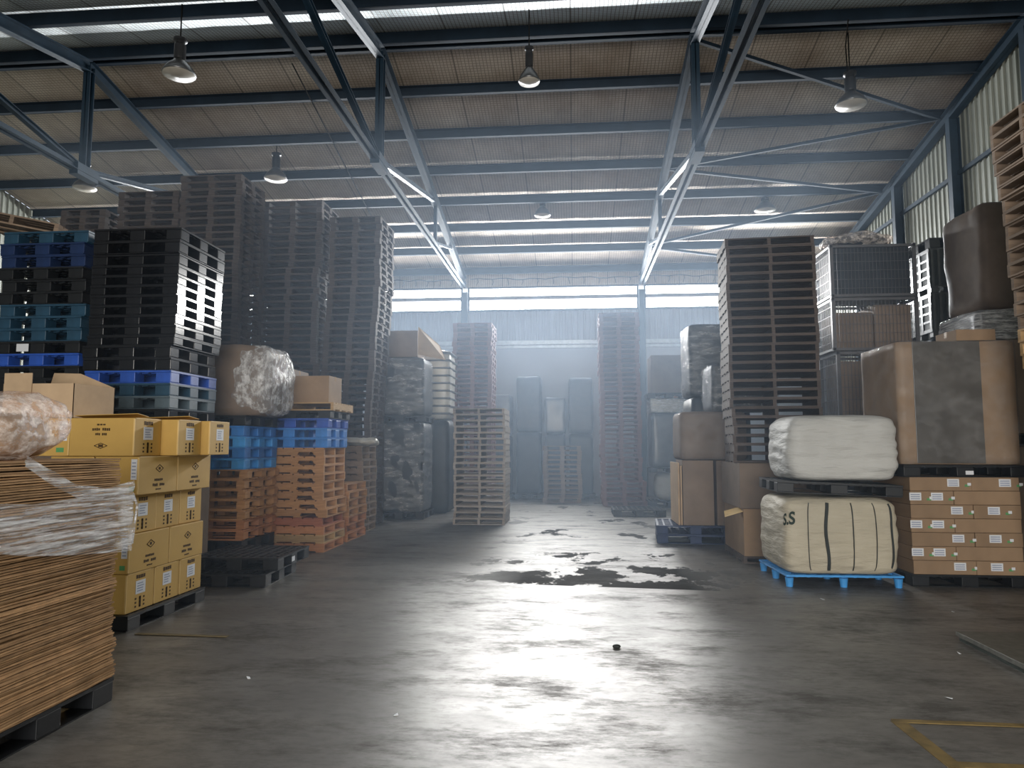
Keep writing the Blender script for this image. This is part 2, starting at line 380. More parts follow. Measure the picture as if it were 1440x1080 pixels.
ONES = 'first second third fourth fifth sixth seventh eighth ninth tenth eleventh twelfth thirteenth fourteenth fifteenth sixteenth seventeenth eighteenth nineteenth'.split()
TENS = {2: 'twenty', 3: 'thirty', 4: 'forty', 5: 'fifty', 6: 'sixty', 7: 'seventy', 8: 'eighty', 9: 'ninety'}
TENTH = {2: 'twentieth', 3: 'thirtieth', 4: 'fortieth', 5: 'fiftieth', 6: 'sixtieth', 7: 'seventieth', 8: 'eightieth', 9: 'ninetieth'}
def ordinal(n):
    if n < 20: return ONES[n - 1]
    t, u = divmod(n, 10)
    return TENTH[t] if u == 0 else TENS[t] + '-' + ONES[u - 1]
def from_top(k, n):
    return 'topmost' if k == 1 else ('lowest' if k == n else ordinal(k) + ' down')

def lump_mesh(name, mat, w, d, h, seg=14, rnd=4.0, amp=0.02, seed=0, freq=2.5, bulge=0.0, sag=0.0, smooth=True, zsquash=1.0):
    """rounded, slightly lumpy block (superellipsoid) standing on z=0: bags, bales, film shells"""
    bm = bmesh.new(); bmesh.ops.create_cube(bm, size=2.0)
    bmesh.ops.subdivide_edges(bm, edges=bm.edges[:], cuts=seg, use_grid_fill=True)
    for v in bm.verts:
        p = v.co.copy()
        k = (abs(p.x) ** rnd + abs(p.y) ** rnd + abs(p.z) ** rnd) ** (1 / rnd)
        p = p / k
        zz = p.z
        b = 1 + bulge * (1 - zz * zz)
        q = Vector((p.x * w / 2 * b, p.y * d / 2 * b, (p.z + 1) * h / 2))
        nv = noise.noise_vector(q * freq + Vector((seed * 7.3, seed * 3.1, seed)))
        nv2 = noise.noise_vector(q * freq * 3.1 + Vector((seed * 2.3, 5.0, seed)))
        q += (nv + nv2 * 0.4) * amp
        if sag and zz > 0: q.z -= sag * (abs(p.x) ** 2 + abs(p.y) ** 2) * 0.5
        q.z = min(max(q.z, 0.0), h)
        v.co = q
    for f in bm.faces: f.smooth = smooth
    me = bpy.data.meshes.new(name); bm.to_mesh(me); bm.free(); me.materials.append(mat); return me

# ------------------------------------------------------------------ building shell
YR, ZR, SL = 13.0, 9.66, 0.188
Y0, Y1, XL, XR = -6.6, 24.0, -15.75, 8.35
def roofz(y): return ZR - SL * abs(y - YR)

fl = MB(); fl.box(XL - 0.2, -12, -0.2, XR + 0.2, Y1 + 0.2, 0.0)
structure(fl.build('floor', M['floor']), 'grey worn concrete warehouse floor with scuffs and dark patches', 'floor')

def roof_plane(name, ya, yb, label, m='foil'):
    nx, ny = 48, 22; mb = MB(); vs = []; fs = []
    for j in range(ny + 1):
        y = ya + (yb - ya) * j / ny
        for i in range(nx + 1):
            x = XL + (XR - XL) * i / nx
            s = noise.noise(Vector((x * 0.9, y * 0.9, 3.0))) * 0.018
            vs.append((x, y, roofz(y) + 0.02 - abs(s)))
    for j in range(ny):
        for i in range(nx): a = j * (nx + 1) + i; fs.append((a, a + 1, a + nx + 2, a + nx + 1))
    b = len(vs); vs += [(x, y, z + 0.12) for x, y, z in vs]; fs += [tuple(b + i for i in f) for f in fs]
    mb.add(vs, fs); o = mb.build(name, M[m], smooth=True)
    return structure(o, label, 'ceiling')
roof_plane('ceiling', YR, Y1 + 0.1, 'foil lined roof slope falling toward the back wall windows')
roof_plane('ceiling', Y0, YR, 'foil lined near roof slope with the window light put into its colour', 'foil_lit')

def corrugated(name, horizontal_axis, fixed, a, b, z0, ztop, mat, label, pitch=0.2, depth=0.03, sign=1):
    mb = MB(); vs = []; fs = []; t = a; k = 0; prof = [(0.0, 0), (0.55, 0), (0.65, 1), (0.90, 1), (1.0, 0)]
    pts = []
    while t < b - 1e-6:
        for u, d in prof[:-1]: pts.append((min(t + u * pitch, b), d * depth))
        t += pitch
    pts.append((b, 0))
    for s, d in pts:
        x, y = (fixed - sign * d, s) if horizontal_axis == 'Y' else (s, fixed - sign * d)
        vs += [(x, y, z0), (x, y, ztop(s))]
    for i in range(len(pts) - 1): fs.append((2 * i, 2 * i + 2, 2 * i + 3, 2 * i + 1))
    n = len(vs); off = Vector((sign * 0.1, 0, 0)) if horizontal_axis == 'Y' else Vector((0, sign * 0.1, 0))
    vs += [tuple(Vector(v) + off) for v in vs]; fs += [tuple(n + i for i in f) for f in fs]
    mb.add(vs, fs); return structure(mb.build(name, mat), label, 'wall')
corrugated('wall_right', 'Y', XR, Y0, Y1, 0.0, lambda y: roofz(y), M['wall_sheet'], 'pale profiled metal gable wall along the right side')
corrugated('wall_left', 'Y', XL, Y0, Y1, 0.0, lambda y: roofz(y), M['wall_sheet'], 'pale profiled metal gable wall far on the left side', sign=-1)
wb = MB(); wb.box(XL, Y1, 0, XR, Y1 + 0.15, 4.95)
structure(wb.build('wall_back', M['wall_plain']), 'smooth pale grey lower part of the back wall', 'wall')
corrugated('wall_back', 'X', Y1, XL, XR, 4.95, lambda x: 6.26, M['wall_sheet_grey'], 'grey profiled sheeting of the back wall below the window band')
wt = MB(); wt.box(XL, Y1 - 0.02, 7.09, XR, Y1 + 0.13, 7.60)
structure(wt.build('wall_back', M['foil']), 'foil covered strip of back wall above the window band', 'wall')
wf = MB()
wf.box(XL, Y0 - 0.15, 0, -4.95, Y0, 5.95); wf.box(4.55, Y0 - 0.15, 0, XR, Y0, 5.95); wf.box(-4.95, Y0 - 0.15, 5.2, 4.55, Y0, 5.95)
structure(wf.build('wall_front', M['wall_sheet']), 'front wall around the open loading doorway behind the viewer', 'wall')

TX = [-9.70, -3.69, 2.32]
# clerestory band: one window per bay
bays = [(XL + 0.05, TX[0]), (TX[0], TX[1]), (TX[1], TX[2]), (TX[2], XR - 0.1)]
wl = ['window band of the bay behind the left stacks', 'bright window band left of the left back wall column',
      'bright wide window band between the two back wall columns', 'bright window band right of the right back wall column']
for i, (a, b) in enumerate(bays):
    a += 0.10; b -= 0.10
    f = MB(); y = Y1 - 0.01
    f.box(a, y - 0.05, 6.25, b, y + 0.07, 6.31); f.box(a, y - 0.05, 7.05, b, y + 0.07, 7.10)
    f.box(a, y - 0.05, 6.31, a + 0.05, y + 0.07, 7.05); f.box(b - 0.05, y - 0.05, 6.31, b, y + 0.07, 7.05)
    w = structure(f.build('window_%d' % (i + 1), M['steel_dark']), wl[i], 'window')
    mu = MB(); mu.box(a + 0.05, y - 0.09, 6.64, b - 0.05, y + 0.07, 6.76); mu.build('mullion', M['wall_sheet_grey'], w)
    for z0, z1 in ((6.31, 6.66), (6.735, 7.05)):
        p = MB(); v = [(a + 0.05, y + 0.04, z0), (b - 0.05, y + 0.04, z0), (b - 0.05, y + 0.04, z1), (a + 0.05, y + 0.04, z1)]
        p.add(v, [(0, 1, 2, 3)]); p.build('pane', M['pane'], w)

g = MB(); g.box(XL, Y1 - 0.14, 4.96, XR, Y1 - 0.02, 5.04); g.box(XL, Y1 - 0.10, 5.09, XR, Y1 - 0.02, 5.22)
structure(g.build('wall_girt', M['galv']), 'pale steel rail along the back wall under the profiled sheeting', 'rail')

for i, x in enumerate(TX):
    c = MB(); c.ibeam((x, Y1 - 0.17, 0), (x, Y1 - 0.17, 6.9), 0.18, 0.2, 0.02, (1, 0, 0))
    structure(c.build('column', M['steel_blue']), ['blue steel column on the back wall behind the left stacks', 'blue steel column on the back wall under the left truss',
              'blue steel column on the back wall under the right truss'][i], 'column', 'back wall columns')
for i, y in enumerate((12.95, 15.55, 18.25, 20.9)):
    c = MB(); c.ibeam((XR - 0.16, y, 0), (XR - 0.16, y, roofz(y) - 0.5), 0.16, 0.22, 0.02, (1, 0, 0))
    structure(c.build('column', M['steel_blue']), ['blue steel column on the right wall under the ridge', 'blue steel column on the right wall, second back from the ridge',
              'blue steel column on the right wall, third back from the ridge', 'blue steel column on the right wall nearest the back corner'][i], 'column', 'right wall columns')
for i, z in enumerate((7.47, 5.4, 3.3)):
    c = MB(); c.bar((XR - 0.09, Y0 + 0.1, z), (XR - 0.09, Y1 - 0.1, z), 0.05, 0.09)
    structure(c.build('wall_girt', M['steel_blue']), ['upper', 'middle', 'lower'][i] + ' thin blue steel rail along the right wall sheeting', 'rail', 'right wall rails')

# purlins under the foil
pl = [13.0 + s * (0.15 if k == 0 else 1.5 * k) for k in range(0, 8) for s in (1, -1)] + [13.0 - 1.5 * k for k in range(8, 13)]
pl = [y - 0.25 if y < 12 else y for y in pl]
for y in sorted(p for p in pl if p > 2.0):
    z = roofz(y) - 0.015
    mb = MB(); mb.box(XL + 0.05, y - 0.010, z - 0.23, XR - 0.05, y + 0.010, z)
    s = -1 if y > YR else 1
    mb.box(XL + 0.05, min(y, y + s * 0.09), z - 0.23, XR - 0.05, max(y, y + s * 0.09), z - 0.215)
    mb.box(XL + 0.05, min(y, y + s * 0.09), z - 0.015, XR - 0.05, max(y, y + s * 0.09), z)
    k = round(abs(y - YR) / 1.5)
    lab = ('dark steel roof purlin beside the ridge on the ' + ('back' if y > YR else 'near') + ' slope') if k == 0 else \
          'dark steel roof purlin, %s from the ridge on the %s slope' % (ordinal(k + 1), 'back' if y > YR else 'near')
    structure(mb.build('purlin', M['steel_dark']), lab, 'purlin', 'roof purlins')

# pitched trusses: level bottom chord, sloping top chord, posts and diagonals
for i, x in enumerate(TX):
    t = structure(thing('roof_truss', ['blue steel roof truss above the left stacks', 'blue steel roof truss left of the aisle', 'blue steel roof truss right of the aisle'][i], 'truss', (x, YR, 7.1), 0, 'roof trusses'))
    def L(y, z): return (0, y - YR, z - 7.1)
    zc = lambda y: roofz(y) - 0.37
    ye = Y1 - 0.25; yn = 2.0
    mb = MB(); mb.ibeam(L(YR, zc(YR)), L(ye, zc(ye)), 0.16, 0.24); mb.ibeam(L(YR, zc(YR)), L(yn, zc(yn)), 0.16, 0.24)
    mb.build('top_chord', M['steel_blue'], t)
    mb = MB()
    for s in (-0.028, 0.028):
        p, q = Vector(L(yn, 7.1)) + Vector((s, 0, 0)), Vector(L(ye, 7.1)) + Vector((s, 0, 0))
        mb.bar(p, q, 0.012, 0.12); d = Vector((math.copysign(0.035, s), 0, -0.054)); mb.bar(p + d, q + d, 0.08, 0.012)
    mb.build('bottom_chord', M['steel_blue'], t)
    mb = MB(); mb.ibeam(L(YR, 7.04), L(YR, zc(YR)), 0.15, 0.15, 0.02, (0, 1, 0)); mb.build('king_post', M['steel_blue'], t)
    for s in (1, -1):
        mb = MB(); mb.ibeam(L(YR + 0.1 * s, 7.15), L(YR + 5.5 * s, zc(YR + 5.5)), 0.10, 0.10, 0.015); mb.build('diagonal', M['steel_blue'], t)
        mb = MB(); mb.bar(L(YR + 5.6 * s, 7.1), L(YR + 5.6 * s, zc(YR + 5.6)), 0.09, 0.09, (0, 1, 0)); mb.build('post', M['steel_blue'], t)
        mb = MB(); mb.bar(L(YR + 5.7 * s, 7.15), L(YR + 8.3 * s, zc(YR + 8.3)), 0.07, 0.07); mb.build('diagonal', M['steel_blue'], t)
    mb = MB(); mb.box(-0.09, -0.3, -0.14, 0.09, 0.3, 0.10); mb.build('gusset', M['steel_blue'], t)
r = MB(); x = XR - 0.16
r.ibeam((x, YR, roofz(YR) - 0.37), (x, Y1 - 0.15, roofz(Y1 - 0.15) - 0.37), 0.18, 0.26); r.ibeam((x, YR, roofz(YR) - 0.37), (x, Y0 + 0.1, roofz(Y0) - 0.37), 0.18, 0.26)
structure(r.build('gable_rafter', M['steel_blue']), 'blue steel rafter running down the top of the right wall', 'rafter')
nodes = [((TX[2], 13.1), (XR - 0.3, 15.8)), ((XR - 0.3, 15.8), (TX[2], 17.4)), ((TX[2], 17.4), (XR - 0.3, 18.8)), ((XR - 0.3, 18.8), (TX[2], 21.5)), ((TX[2], 21.6), (XR - 0.3, 23.4))]
for i, (a, b) in enumerate(nodes):
    mb = MB(); mb.bar((a[0], a[1], roofz(a[1]) - 0.32), (b[0], b[1], roofz(b[1]) - 0.32), 0.07, 0.07)
    structure(mb.build('roof_brace', M['steel_dark']), 'diagonal roof brace in the right bay, %s back from the ridge' % ordinal(i + 1), 'brace', 'right bay roof braces')

# cable run under the eave with short drops
cb = MB()
for a, b in ((-8.6, -3.9), (-3.5, 2.2), (2.5, 7.9)):
    pts = []; n = 22
    for k in range(n + 1):
        xx = a + (b - a) * k / n; pts.append((xx, 23.78, 7.335 + 0.025 * math.sin(k * 1.7) + 0.02 * math.sin(k * 0.6)))
    cb.tube(pts, 0.014, 5)
    for k in range(1, n, 2):
        p = pts[k]; cb.tube([p, (p[0] + 0.02, 23.80, 7.25), (p[0] + RND.uniform(-.05, .05), 23.82, 7.13)], 0.010, 4)
tag(cb.build('electric_cable', M['cable']), 'thin sagging cable with short drops above the back window band', 'cable')

# floor paint
PZ = [0.002]
def paint(pts, w, label, m='yellow_paint'):
    mb = MB(); PZ[0] += 0.0008; z = PZ[0]
    for p, q in zip(pts[:-1], pts[1:]): mb.bar((*p, z), (*q, z), w, 0.004)
    structure(mb.build('floor_marking', M[m]), label, 'floor marking')
paint([(1.93, 4.62), (1.95, 3.98)], 0.085, 'worn yellow floor line running toward the viewer at lower right')
paint([(1.90, 4.62), (4.2, 4.58)], 0.05, 'thin worn yellow floor line running right from the corner')
paint([(1.92, 4.03), (4.0, 3.98)], 0.07, 'worn yellow floor line at the bottom right edge')
paint([(-3.85, 6.12), (-3.0, 6.10)], 0.05, 'faint yellow floor line near the mustard carton pallet', 'faint_paint')

# haze: dust hanging in the back half of the hall
hz = MB()
hz.prism([(6.0, 0.02), (Y1 - 0.30, 0.02), (Y1 - 0.30, 3.6), (22.0, 4.6), (19.5, 5.6), (16.0, 6.6), (12.0, 7.0), (8.0, 6.0)], 0, -9.0, 4.6)
h = hz.build('haze', M['haze']); tag(h, 'bluish dusty haze hanging in the back half of the warehouse', 'haze', None, 'stuff')

# ------------------------------------------------------------------ high-bay lamps
def make_lamp(loc, label, ztop, size=0.54, tilt=(0, 0), hang='rod'):
    t = thing('high_bay_lamp', label, 'lamp', loc, 0, 'high bay lamps under the roof'); r = size / 2
    t.rotation_euler = (tilt[0], tilt[1], 0)
    mb = MB(); mb.lathe([(r, 0.0), (r * 1.02, 0.02), (r * 0.82, 0.12), (r * 0.45, 0.22), (r * 0.32, 0.27)], n=24); mb.build('shade', M['lamp_shell'], t, smooth=True)
    mb = MB(); mb.lathe([(r * 0.97, -0.012), (r * 0.99, 0.004)], n=24)
    mb.v.append((0, 0, -0.05)); k = len(mb.v) - 1
    mb.f[-2] = (0, 1, 2); mb.m = mb.m[:len(mb.f)]
    mb.f = mb.f[:-2] + [((i + 1) % 24, i, k) for i in range(24)] + [mb.f[-1]]; mb.m = [0] * len(mb.f)
    mb.build('lens', M['lamp_lens'], t, smooth=True)
    mb = MB(); mb.lathe([(r * 0.34, 0.27), (r * 0.36, 0.30), (r * 0.36, 0.52), (r * 0.30, 0.56), (r * 0.30, 0.58), (r * 0.42, 0.60), (r * 0.42, 0.64)], n=18); mb.build('ballast', M['lamp_black'], t)
    top = ztop - loc[2]
    mb = MB(); mb.tube([(0, 0, 0.62), (0, 0, top)], 0.012, 6); mb.build('hanger', M['cable'], t)
    return t
Z = 8.1
make_lamp((-6.72, 11.2, 8.02), 'large round lamp near the top left of the roof beside the ridge', roofz(11.2) - 0.02, 0.54, (0.0, 0.0))
make_lamp((-7.15, 16.2, Z), 'high bay lamp above the tall pallet stacks on the left', roofz(16.2) - 0.02)
make_lamp((-12.2, 16.4, Z), 'high bay lamp half hidden behind the far left truss', roofz(16.4) - 0.02)
make_lamp((-0.74, 12.15, 8.12), 'white disc lamp hanging near the ridge in the middle bay', roofz(12.15) - 0.02, 0.38)
make_lamp((-0.82, 19.5, Z), 'small distant lamp in the middle bay toward the back windows', roofz(19.5) - 0.02, 0.46)
make_lamp((5.30, 13.5, Z), 'bell shaped lamp in the right bay near the ridge', roofz(13.5) - 0.02, 0.56)
make_lamp((5.30, 19.6, Z), 'bell shaped lamp in the right bay toward the back', roofz(19.6) - 0.02, 0.56)
cb = MB(); cb.tube([(5.02, 12.75, 9.36), (5.05, 13.0, 9.0), (5.22, 13.4, 8.72)], 0.012, 5)
tag(cb.build('electric_cable', M['cable']), 'loose black cable hanging to the bell lamp in the right bay', 'cable')
cb = MB(); cb.tube([(xx, yy, roofz(yy) - 0.265) for xx, yy in ((-5.6, 13.3), (-5.65, 16.2), (-5.7, 19.0), (-5.72, 21.0))], 0.014, 5)
tag(cb.build('electric_cable', M['cable']), 'dark cable running down the roof foil above the left stacks', 'cable')

# ------------------------------------------------------------------ pallets
_cache = {}
def wood_pallet_meshes(w, d, h, mats, notched=False, seed=0):
    """parts of a wooden pallet; stringers run along local Y, w = across, d = along stringers. origin at base centre"""
    key = ('wp', w, d, h, mats, notched, seed)
    if key in _cache: return _cache[key]
    R = random.Random(seed * 17 + 3); m = M[mats]; t = 0.02; out = {}
    def deck(n, z, bw, name):
        mb = MB()
        for i in range(n):
            y = -d / 2 + bw / 2 + (d - bw) * i / (n - 1)
            e = R.uniform(-0.006, 0.004)
            mb.cbox(R.uniform(-.004, .004), y, z + t / 2, w + e, bw * R.uniform(0.94, 1.0), t)
        return mb.mesh(name, m)
    out['top_deck'] = deck(8, h - t, d / 8 * 0.88, 'top_deck')
    out['bottom_deck'] = deck(4, 0.0, d / 8 * 0.85, 'bottom_deck')
    zs, ze = t, h - t
    ms = MB(); sw = 0.05
    if notched:
        # stringer side with two fork notches cut from below
        a = d / 2; n0, n1 = 0.19 * d, 0.36 * d; hh = zs + (ze - zs) * 0.50; c = 0.02
        ys = [-a, -n1 - c, -n1, -n0, -n0 + c, n0 - c, n0, n1, n1 + c, a]; lo = [zs, zs, hh, hh, zs, zs, hh, hh, zs, zs]
        for i in range(9):
            y0, y1, l0, l1 = ys[i], ys[i + 1], lo[i], lo[i + 1]
            vs = [(-sw / 2, y0, l0), (sw / 2, y0, l0), (sw / 2, y1, l1), (-sw / 2, y1, l1), (-sw / 2, y0, ze), (sw / 2, y0, ze), (sw / 2, y1, ze), (-sw / 2, y1, ze)]
            ms.add(vs, [(0, 3, 2, 1), (4, 5, 6, 7), (0, 1, 5, 4), (1, 2, 6, 5), (2, 3, 7, 6), (3, 0, 4, 7)])
    else:
        ms.cbox(0, 0, (zs + ze) / 2, sw, d - 0.004, ze - zs)
    bs = MB()
    for yy in (-d / 2 + 0.065, 0, d / 2 - 0.065): bs.cbox(0, yy, (zs + ze) / 2 - 0.008, 0.12, 0.15, ze - zs - 0.016)
    bs.cbox(0, 0, ze - 0.008, 0.12, d - 0.01, 0.016)
    out['blocks'] = bs.mesh('blocks', m)
    out['stringer'] = ms.mesh('stringer', m)
    one = MB()   # everything in one mesh for the distant ones
    for me, dx in ((out['top_deck'], 0), (out['bottom_deck'], 0), (out['blocks'], -w / 2 + 0.06), (out['blocks'], 0), (out['blocks'], w / 2 - 0.06)):
        one.add([(v.co.x + dx, v.co.y, v.co.z) for v in me.vertices], [tuple(p.vertices) for p in me.polygons])
    out['one'] = one; out['sx'] = w / 2 - sw / 2; out['mat'] = m
    _cache[key] = out; return out

def wooden_pallet(loc, rz, label, group, w, d, h, mats, notched=False, seed=0, parts=True, blocks=False):
    ms = wood_pallet_meshes(w, d, h, mats, notched, seed)
    if parts:
        t = thing('wooden_pallet', label, 'pallet', loc, rz, group)
        link('top_deck', ms['top_deck'], t); link('bottom_deck', ms['bottom_deck'], t)
        for dx in (-ms['sx'], 0, ms['sx']): s = link('block_row' if blocks else 'stringer', ms['blocks' if blocks else 'stringer'], t); s.location = (dx, 0, 0)
        return t
    if 'one_me' not in ms: ms['one_me'] = ms['one'].mesh('wooden_pallet', ms['mat'])
    o = link('wooden_pallet', ms['one_me']); o.location = loc; o.rotation_euler = (0, 0, rz)
    return tag(o, label, 'pallet', group)

def wood_stack(x, y, z0, n, h, w, d, mats, place, group, rz=0.0, notched=False, parts=True, jit=0.02, shift=None, adj='wooden', first=1, total=None, names=None, blocks=False):
    """n pallets from z0 upward; labels count from the top. mats: material key or function of level (0 = lowest)"""
    R = random.Random(int(abs(x * 91 + y * 37)))
    for k in range(n):
        m = mats(k) if callable(mats) else mats
        dx, dy = (shift(k) if shift else (0, 0))
        top = n - k
        a = names(k) if names else adj
        lab = '%s pallet, %s in %s' % (a, from_top(top, total or n), place)
        wooden_pallet((x + dx + R.uniform(-jit, jit), y + dy + R.uniform(-jit, jit), z0 + k * h), rz + R.uniform(-.012, .012), lab, group, w, d, h - 0.001, m, notched, R.randint(0, 2), parts, blocks)

def hidden_base(x, y, z0, z1, w, d, h, mats, label):
    """lower pallets of a stack that stand behind other goods: one countless mass"""
    n = max(1, round((z1 - z0) / h)); hh = (z1 - z0) / n
    one = MB(); ms = wood_pallet_meshes(w, d, hh - 0.001, mats, False, 0)['one']
    for k in range(n): one.add([(vx, vy, vz + k * hh) for vx, vy, vz in ms.v], ms.f)
    o = one.build('wooden_pallets', M[mats]); o.location = (x, y, z0)
    return tag(o, label, 'pallets', None, 'stuff')

def plastic_meshes(w, d, h, mat, nest=False, solid=False):
    key = ('pp', w, d, h, mat, nest)
    if key in _cache: return _cache[key]
    m = M[mat]; out = {}; td = 0.035
    mb = MB(); z0, z1 = h - td, h
    for s in (-1, 1):
        mb.cbox(s * (w / 2 - 0.02), 0, h - 0.011, 0.04, d, 0.022); mb.cbox(0, s * (d / 2 - 0.02), h - 0.011, w - 0.08, 0.04, 0.022)
    for k in range(1, 10):
        mb.cbox(-w / 2 + w * k / 10, 0, (z0 + z1) / 2, 0.045 if k in (3, 5, 7) else 0.028, d - 0.08, td - 0.004)
        mb.cbox(0, -d / 2 + d * k / 10, (z0 + z1) / 2 - 0.002, w - 0.08, 0.05 if k in (3, 5, 7) else 0.028, td - 0.008)
    out['deck'] = mb.mesh('deck', m)
    bl = MB(); bw, bd = (0.09, 0.09) if nest else (0.19, 0.19)
    if nest: bl.lathe([(0.038, 0.0), (0.05, h - td)], n=14)
    else: bl.cbox(0, 0, (h - 0.022 + 0.010) / 2, bw, bd, h - 0.034)
    out['block'] = bl.mesh('block', m, 0.0 if nest else 0.006)
    fr = MB()
    if not nest:
        for s in (-1, 0, 1):
            fr.cbox(s * (w / 2 - 0.085), 0, 0.005, 0.15, d, 0.010)
        for s in (-1, 1): fr.cbox(0, s * (d / 2 - 0.075), 0.005, w - 0.32, 0.13, 0.009)
        out['runner_frame'] = fr.mesh('runner_frame', m)
    out['pos'] = [(i * (w / 2 - bw / 2 - 0.002), j * (d / 2 - bd / 2 - 0.002)) for i in (-1, 0, 1) for j in (-1, 0, 1)]
    _cache[key] = out; return out

def plastic_pallet(loc, rz, label, group, mat, w=1.1, d=1.1, h=0.15, nest=False):
    ms = plastic_meshes(w, d, h, mat, nest)
    t = thing('plastic_pallet', label, 'pallet', loc, rz, group)
    link('deck', ms['deck'], t)
    for p in ms['pos']: b = link('foot' if nest else 'block', ms['block'], t); b.location = (p[0], p[1], 0)
    if 'runner_frame' in ms: link('runner_frame', ms['runner_frame'], t)
    return t

def load_on_floor_pallet(*a): pass

# ------------------------------------------------------------------ cartons and bales
def box_mesh(name, w, d, h, mat, bev=0.006):
    key = ('bx', name, round(w, 3), round(d, 3), round(h, 3), mat)
    if key not in _cache:
        mb = MB(); mb.box(-w / 2, -d / 2, 0, w / 2, d / 2, h); _cache[key] = mb.mesh(name, M[mat], bev)
    return _cache[key]

def carton(loc, rz, label, group, w, d, h, mat='cardboard', tape=True, name='cardboard_carton', cat='box'):
    t = thing(name, label, cat, loc, rz, group)
    link('body', box_mesh('body', w, d, h, mat), t)
    if tape:
        mb = MB(); s = 0.0015
        mb.box(-w / 2 - s, -0.03, h - 0.07, -w / 2, 0.03, h); mb.box(w / 2, -0.03, h - 0.07, w / 2 + s, 0.03, h); mb.box(-w / 2 - s, -0.03, h, w / 2 + s, 0.03, h + s)
        mb.build('tape', M['tape'], t)
    return t

def marks(parent, face, w, d, h, rects, mat, name, off=0.002):
    """thin printed rectangles (u0,v0,u1,v1 as fractions) on the +X ('x'), -X ('-x') or -Y ('y') face"""
    mb = MB()
    for u0, v0, u1, v1 in rects:
        if face == 'x': mb.box(w / 2, -d / 2 + u0 * d, v0 * h, w / 2 + off, -d / 2 + u1 * d, v1 * h)
        elif face == '-x': mb.box(-w / 2 - off, d / 2 - u1 * d, v0 * h, -w / 2, d / 2 - u0 * d, v1 * h)
        else: mb.box(-w / 2 + u0 * w, -d / 2 - off, v0 * h, -w / 2 + u1 * w, -d / 2, v1 * h)
    return mb.build(name, M[mat], parent)

def blurb(R, u0, u1, v, hh, n):
    """an unreadable printed line: n little letter blocks between u0 and u1"""
    out = []; step = (u1 - u0) / n
    for k in range(n):
        if n > 5 and k == n // 2: continue
        out.append((u0 + k * step, v + R.uniform(0, hh * 0.12), u0 + (k + 0.78) * step, v + hh * R.uniform(0.85, 1.0)))
    return out

def bale(loc, rz, label, group, w, d, h, mat, wrap='film', seed=1, name='wrapped_load', cat='wrapped goods', rnd=18.0, amp=0.018, film_out=0.012):
    t = thing(name, label, cat, loc, rz, group)
    link('goods', lump_mesh('goods', M[mat], w, d, h, 10, rnd, amp, seed), t)
    if wrap: link('stretch_wrap', lump_mesh('stretch_wrap', M[wrap], w + film_out * 2, d + film_out * 2, h + 0.002, 14, rnd, amp * 1.5, seed, 3.5), t)
    return t

# ================================================================== LEFT SIDE
HP = PI / 2
# --- flattened cartons on a black pallet, front left
plastic_pallet((-3.56, 3.98, 0), 0, 'black plastic pallet under the flattened cartons at the front left', None, 'black_plastic', 1.12, 1.14)
sheet_me = []
for s in range(6):
    R = random.Random(50 + s); nx, ny = 4, 14; mb = MB(); top = []; bot = []
    for j in range(ny + 1):
        for i in range(nx + 1):
            x = -0.53 + 1.06 * i / nx; y = -0.55 + 1.10 * j / ny
            z = 0.0032 * noise.noise(Vector((x * 2.5, y * 3.5, s * 9.1))) * 1.6
            if i == nx: x += 0.006 * noise.noise(Vector((y * 9, s * 3.3, 1)))
            top.append((x, y, 0.0098 + z)); bot.append((x, y, z))
    fs = []; n = len(top); W = nx + 1
    for j in range(ny):
        for i in range(nx):
            a = j * W + i; fs.append((a, a + 1, a + W + 1, a + W)); fs.append((n + a, n + a + W, n + a + W + 1, n + a + 1))
    ring = [i for i in range(W)] + [j * W + nx for j in range(1, ny + 1)] + [ny * W + i for i in range(nx - 1, -1, -1)] + [j * W for j in range(ny - 1, 0, -1)]
    for a, b in zip(ring, ring[1:] + ring[:1]): fs.append((a, n + a, n + b, b))
    mb.add(top + bot, fs); sheet_me.append(mb.mesh('flattened_carton', M['sheet']))
NS = 100; R = random.Random(5); zz = 0.151
for k in range(NS):
    o = link('flattened_carton', sheet_me[R.randint(0, 5)])
    u = k / NS
    dx = R.uniform(-0.010, 0.010) + (0.02 if k < 18 else 0) + 0.01 * math.sin(k * 0.5)
    o.location = (-3.555 + dx, 4.0 + R.uniform(-0.012, 0.012), zz); o.rotation_euler = (R.uniform(-.0012, .0012), 0, R.uniform(-.006, .006) + (PI if R.random() < .5 else 0))
    o.scale = (1, 1, R.uniform(0.85, 1.1)); zz += 0.0142
    tag(o, 'flattened brown carton, %s in the stack at the front left' % from_top(NS - k, NS), 'flattened carton', 'flattened cartons stacked at the front left')
TOPS = zz
# torn stretch film clinging to the side of that stack
t = thing('stretch_wrap', 'torn silvery stretch film clinging around the flattened carton stack', 'plastic wrap', (-3.0, 4.0, 0))
def film_sheet(name, rows, mat, parent, amp=0.012, nx=40, nz=18, seed=0):
    """rows: list of (y, ztop, zbot) along the stack side; x follows the side with wrinkles"""
    mb = MB(); vs = []; fs = []
    for i in range(nx + 1):
        s = i / nx * (len(rows) - 1); a = min(int(s), len(rows) - 2); f = s - a
        x0, y, z1, z0 = [rows[a][q] * (1 - f) + rows[a + 1][q] * f for q in range(4)]
        for j in range(nz + 1):
            z = z1 + (z0 - z1) * j / nz
            wv = noise.noise(Vector((y * 4, z * 38 + y * 9, seed))) * amp + noise.noise(Vector((y * 14, z * 18, seed + 5))) * amp * 0.6
            vs.append((x0 + 0.014 + wv + amp, y, z))
    for i in range(nx):
        for j in range(nz): a = i * (nz + 1) + j; fs.append((a, a + nz + 1, a + nz + 2, a + 1))
    mb.add(vs, fs); return mb.build(name, mat, parent, smooth=True)
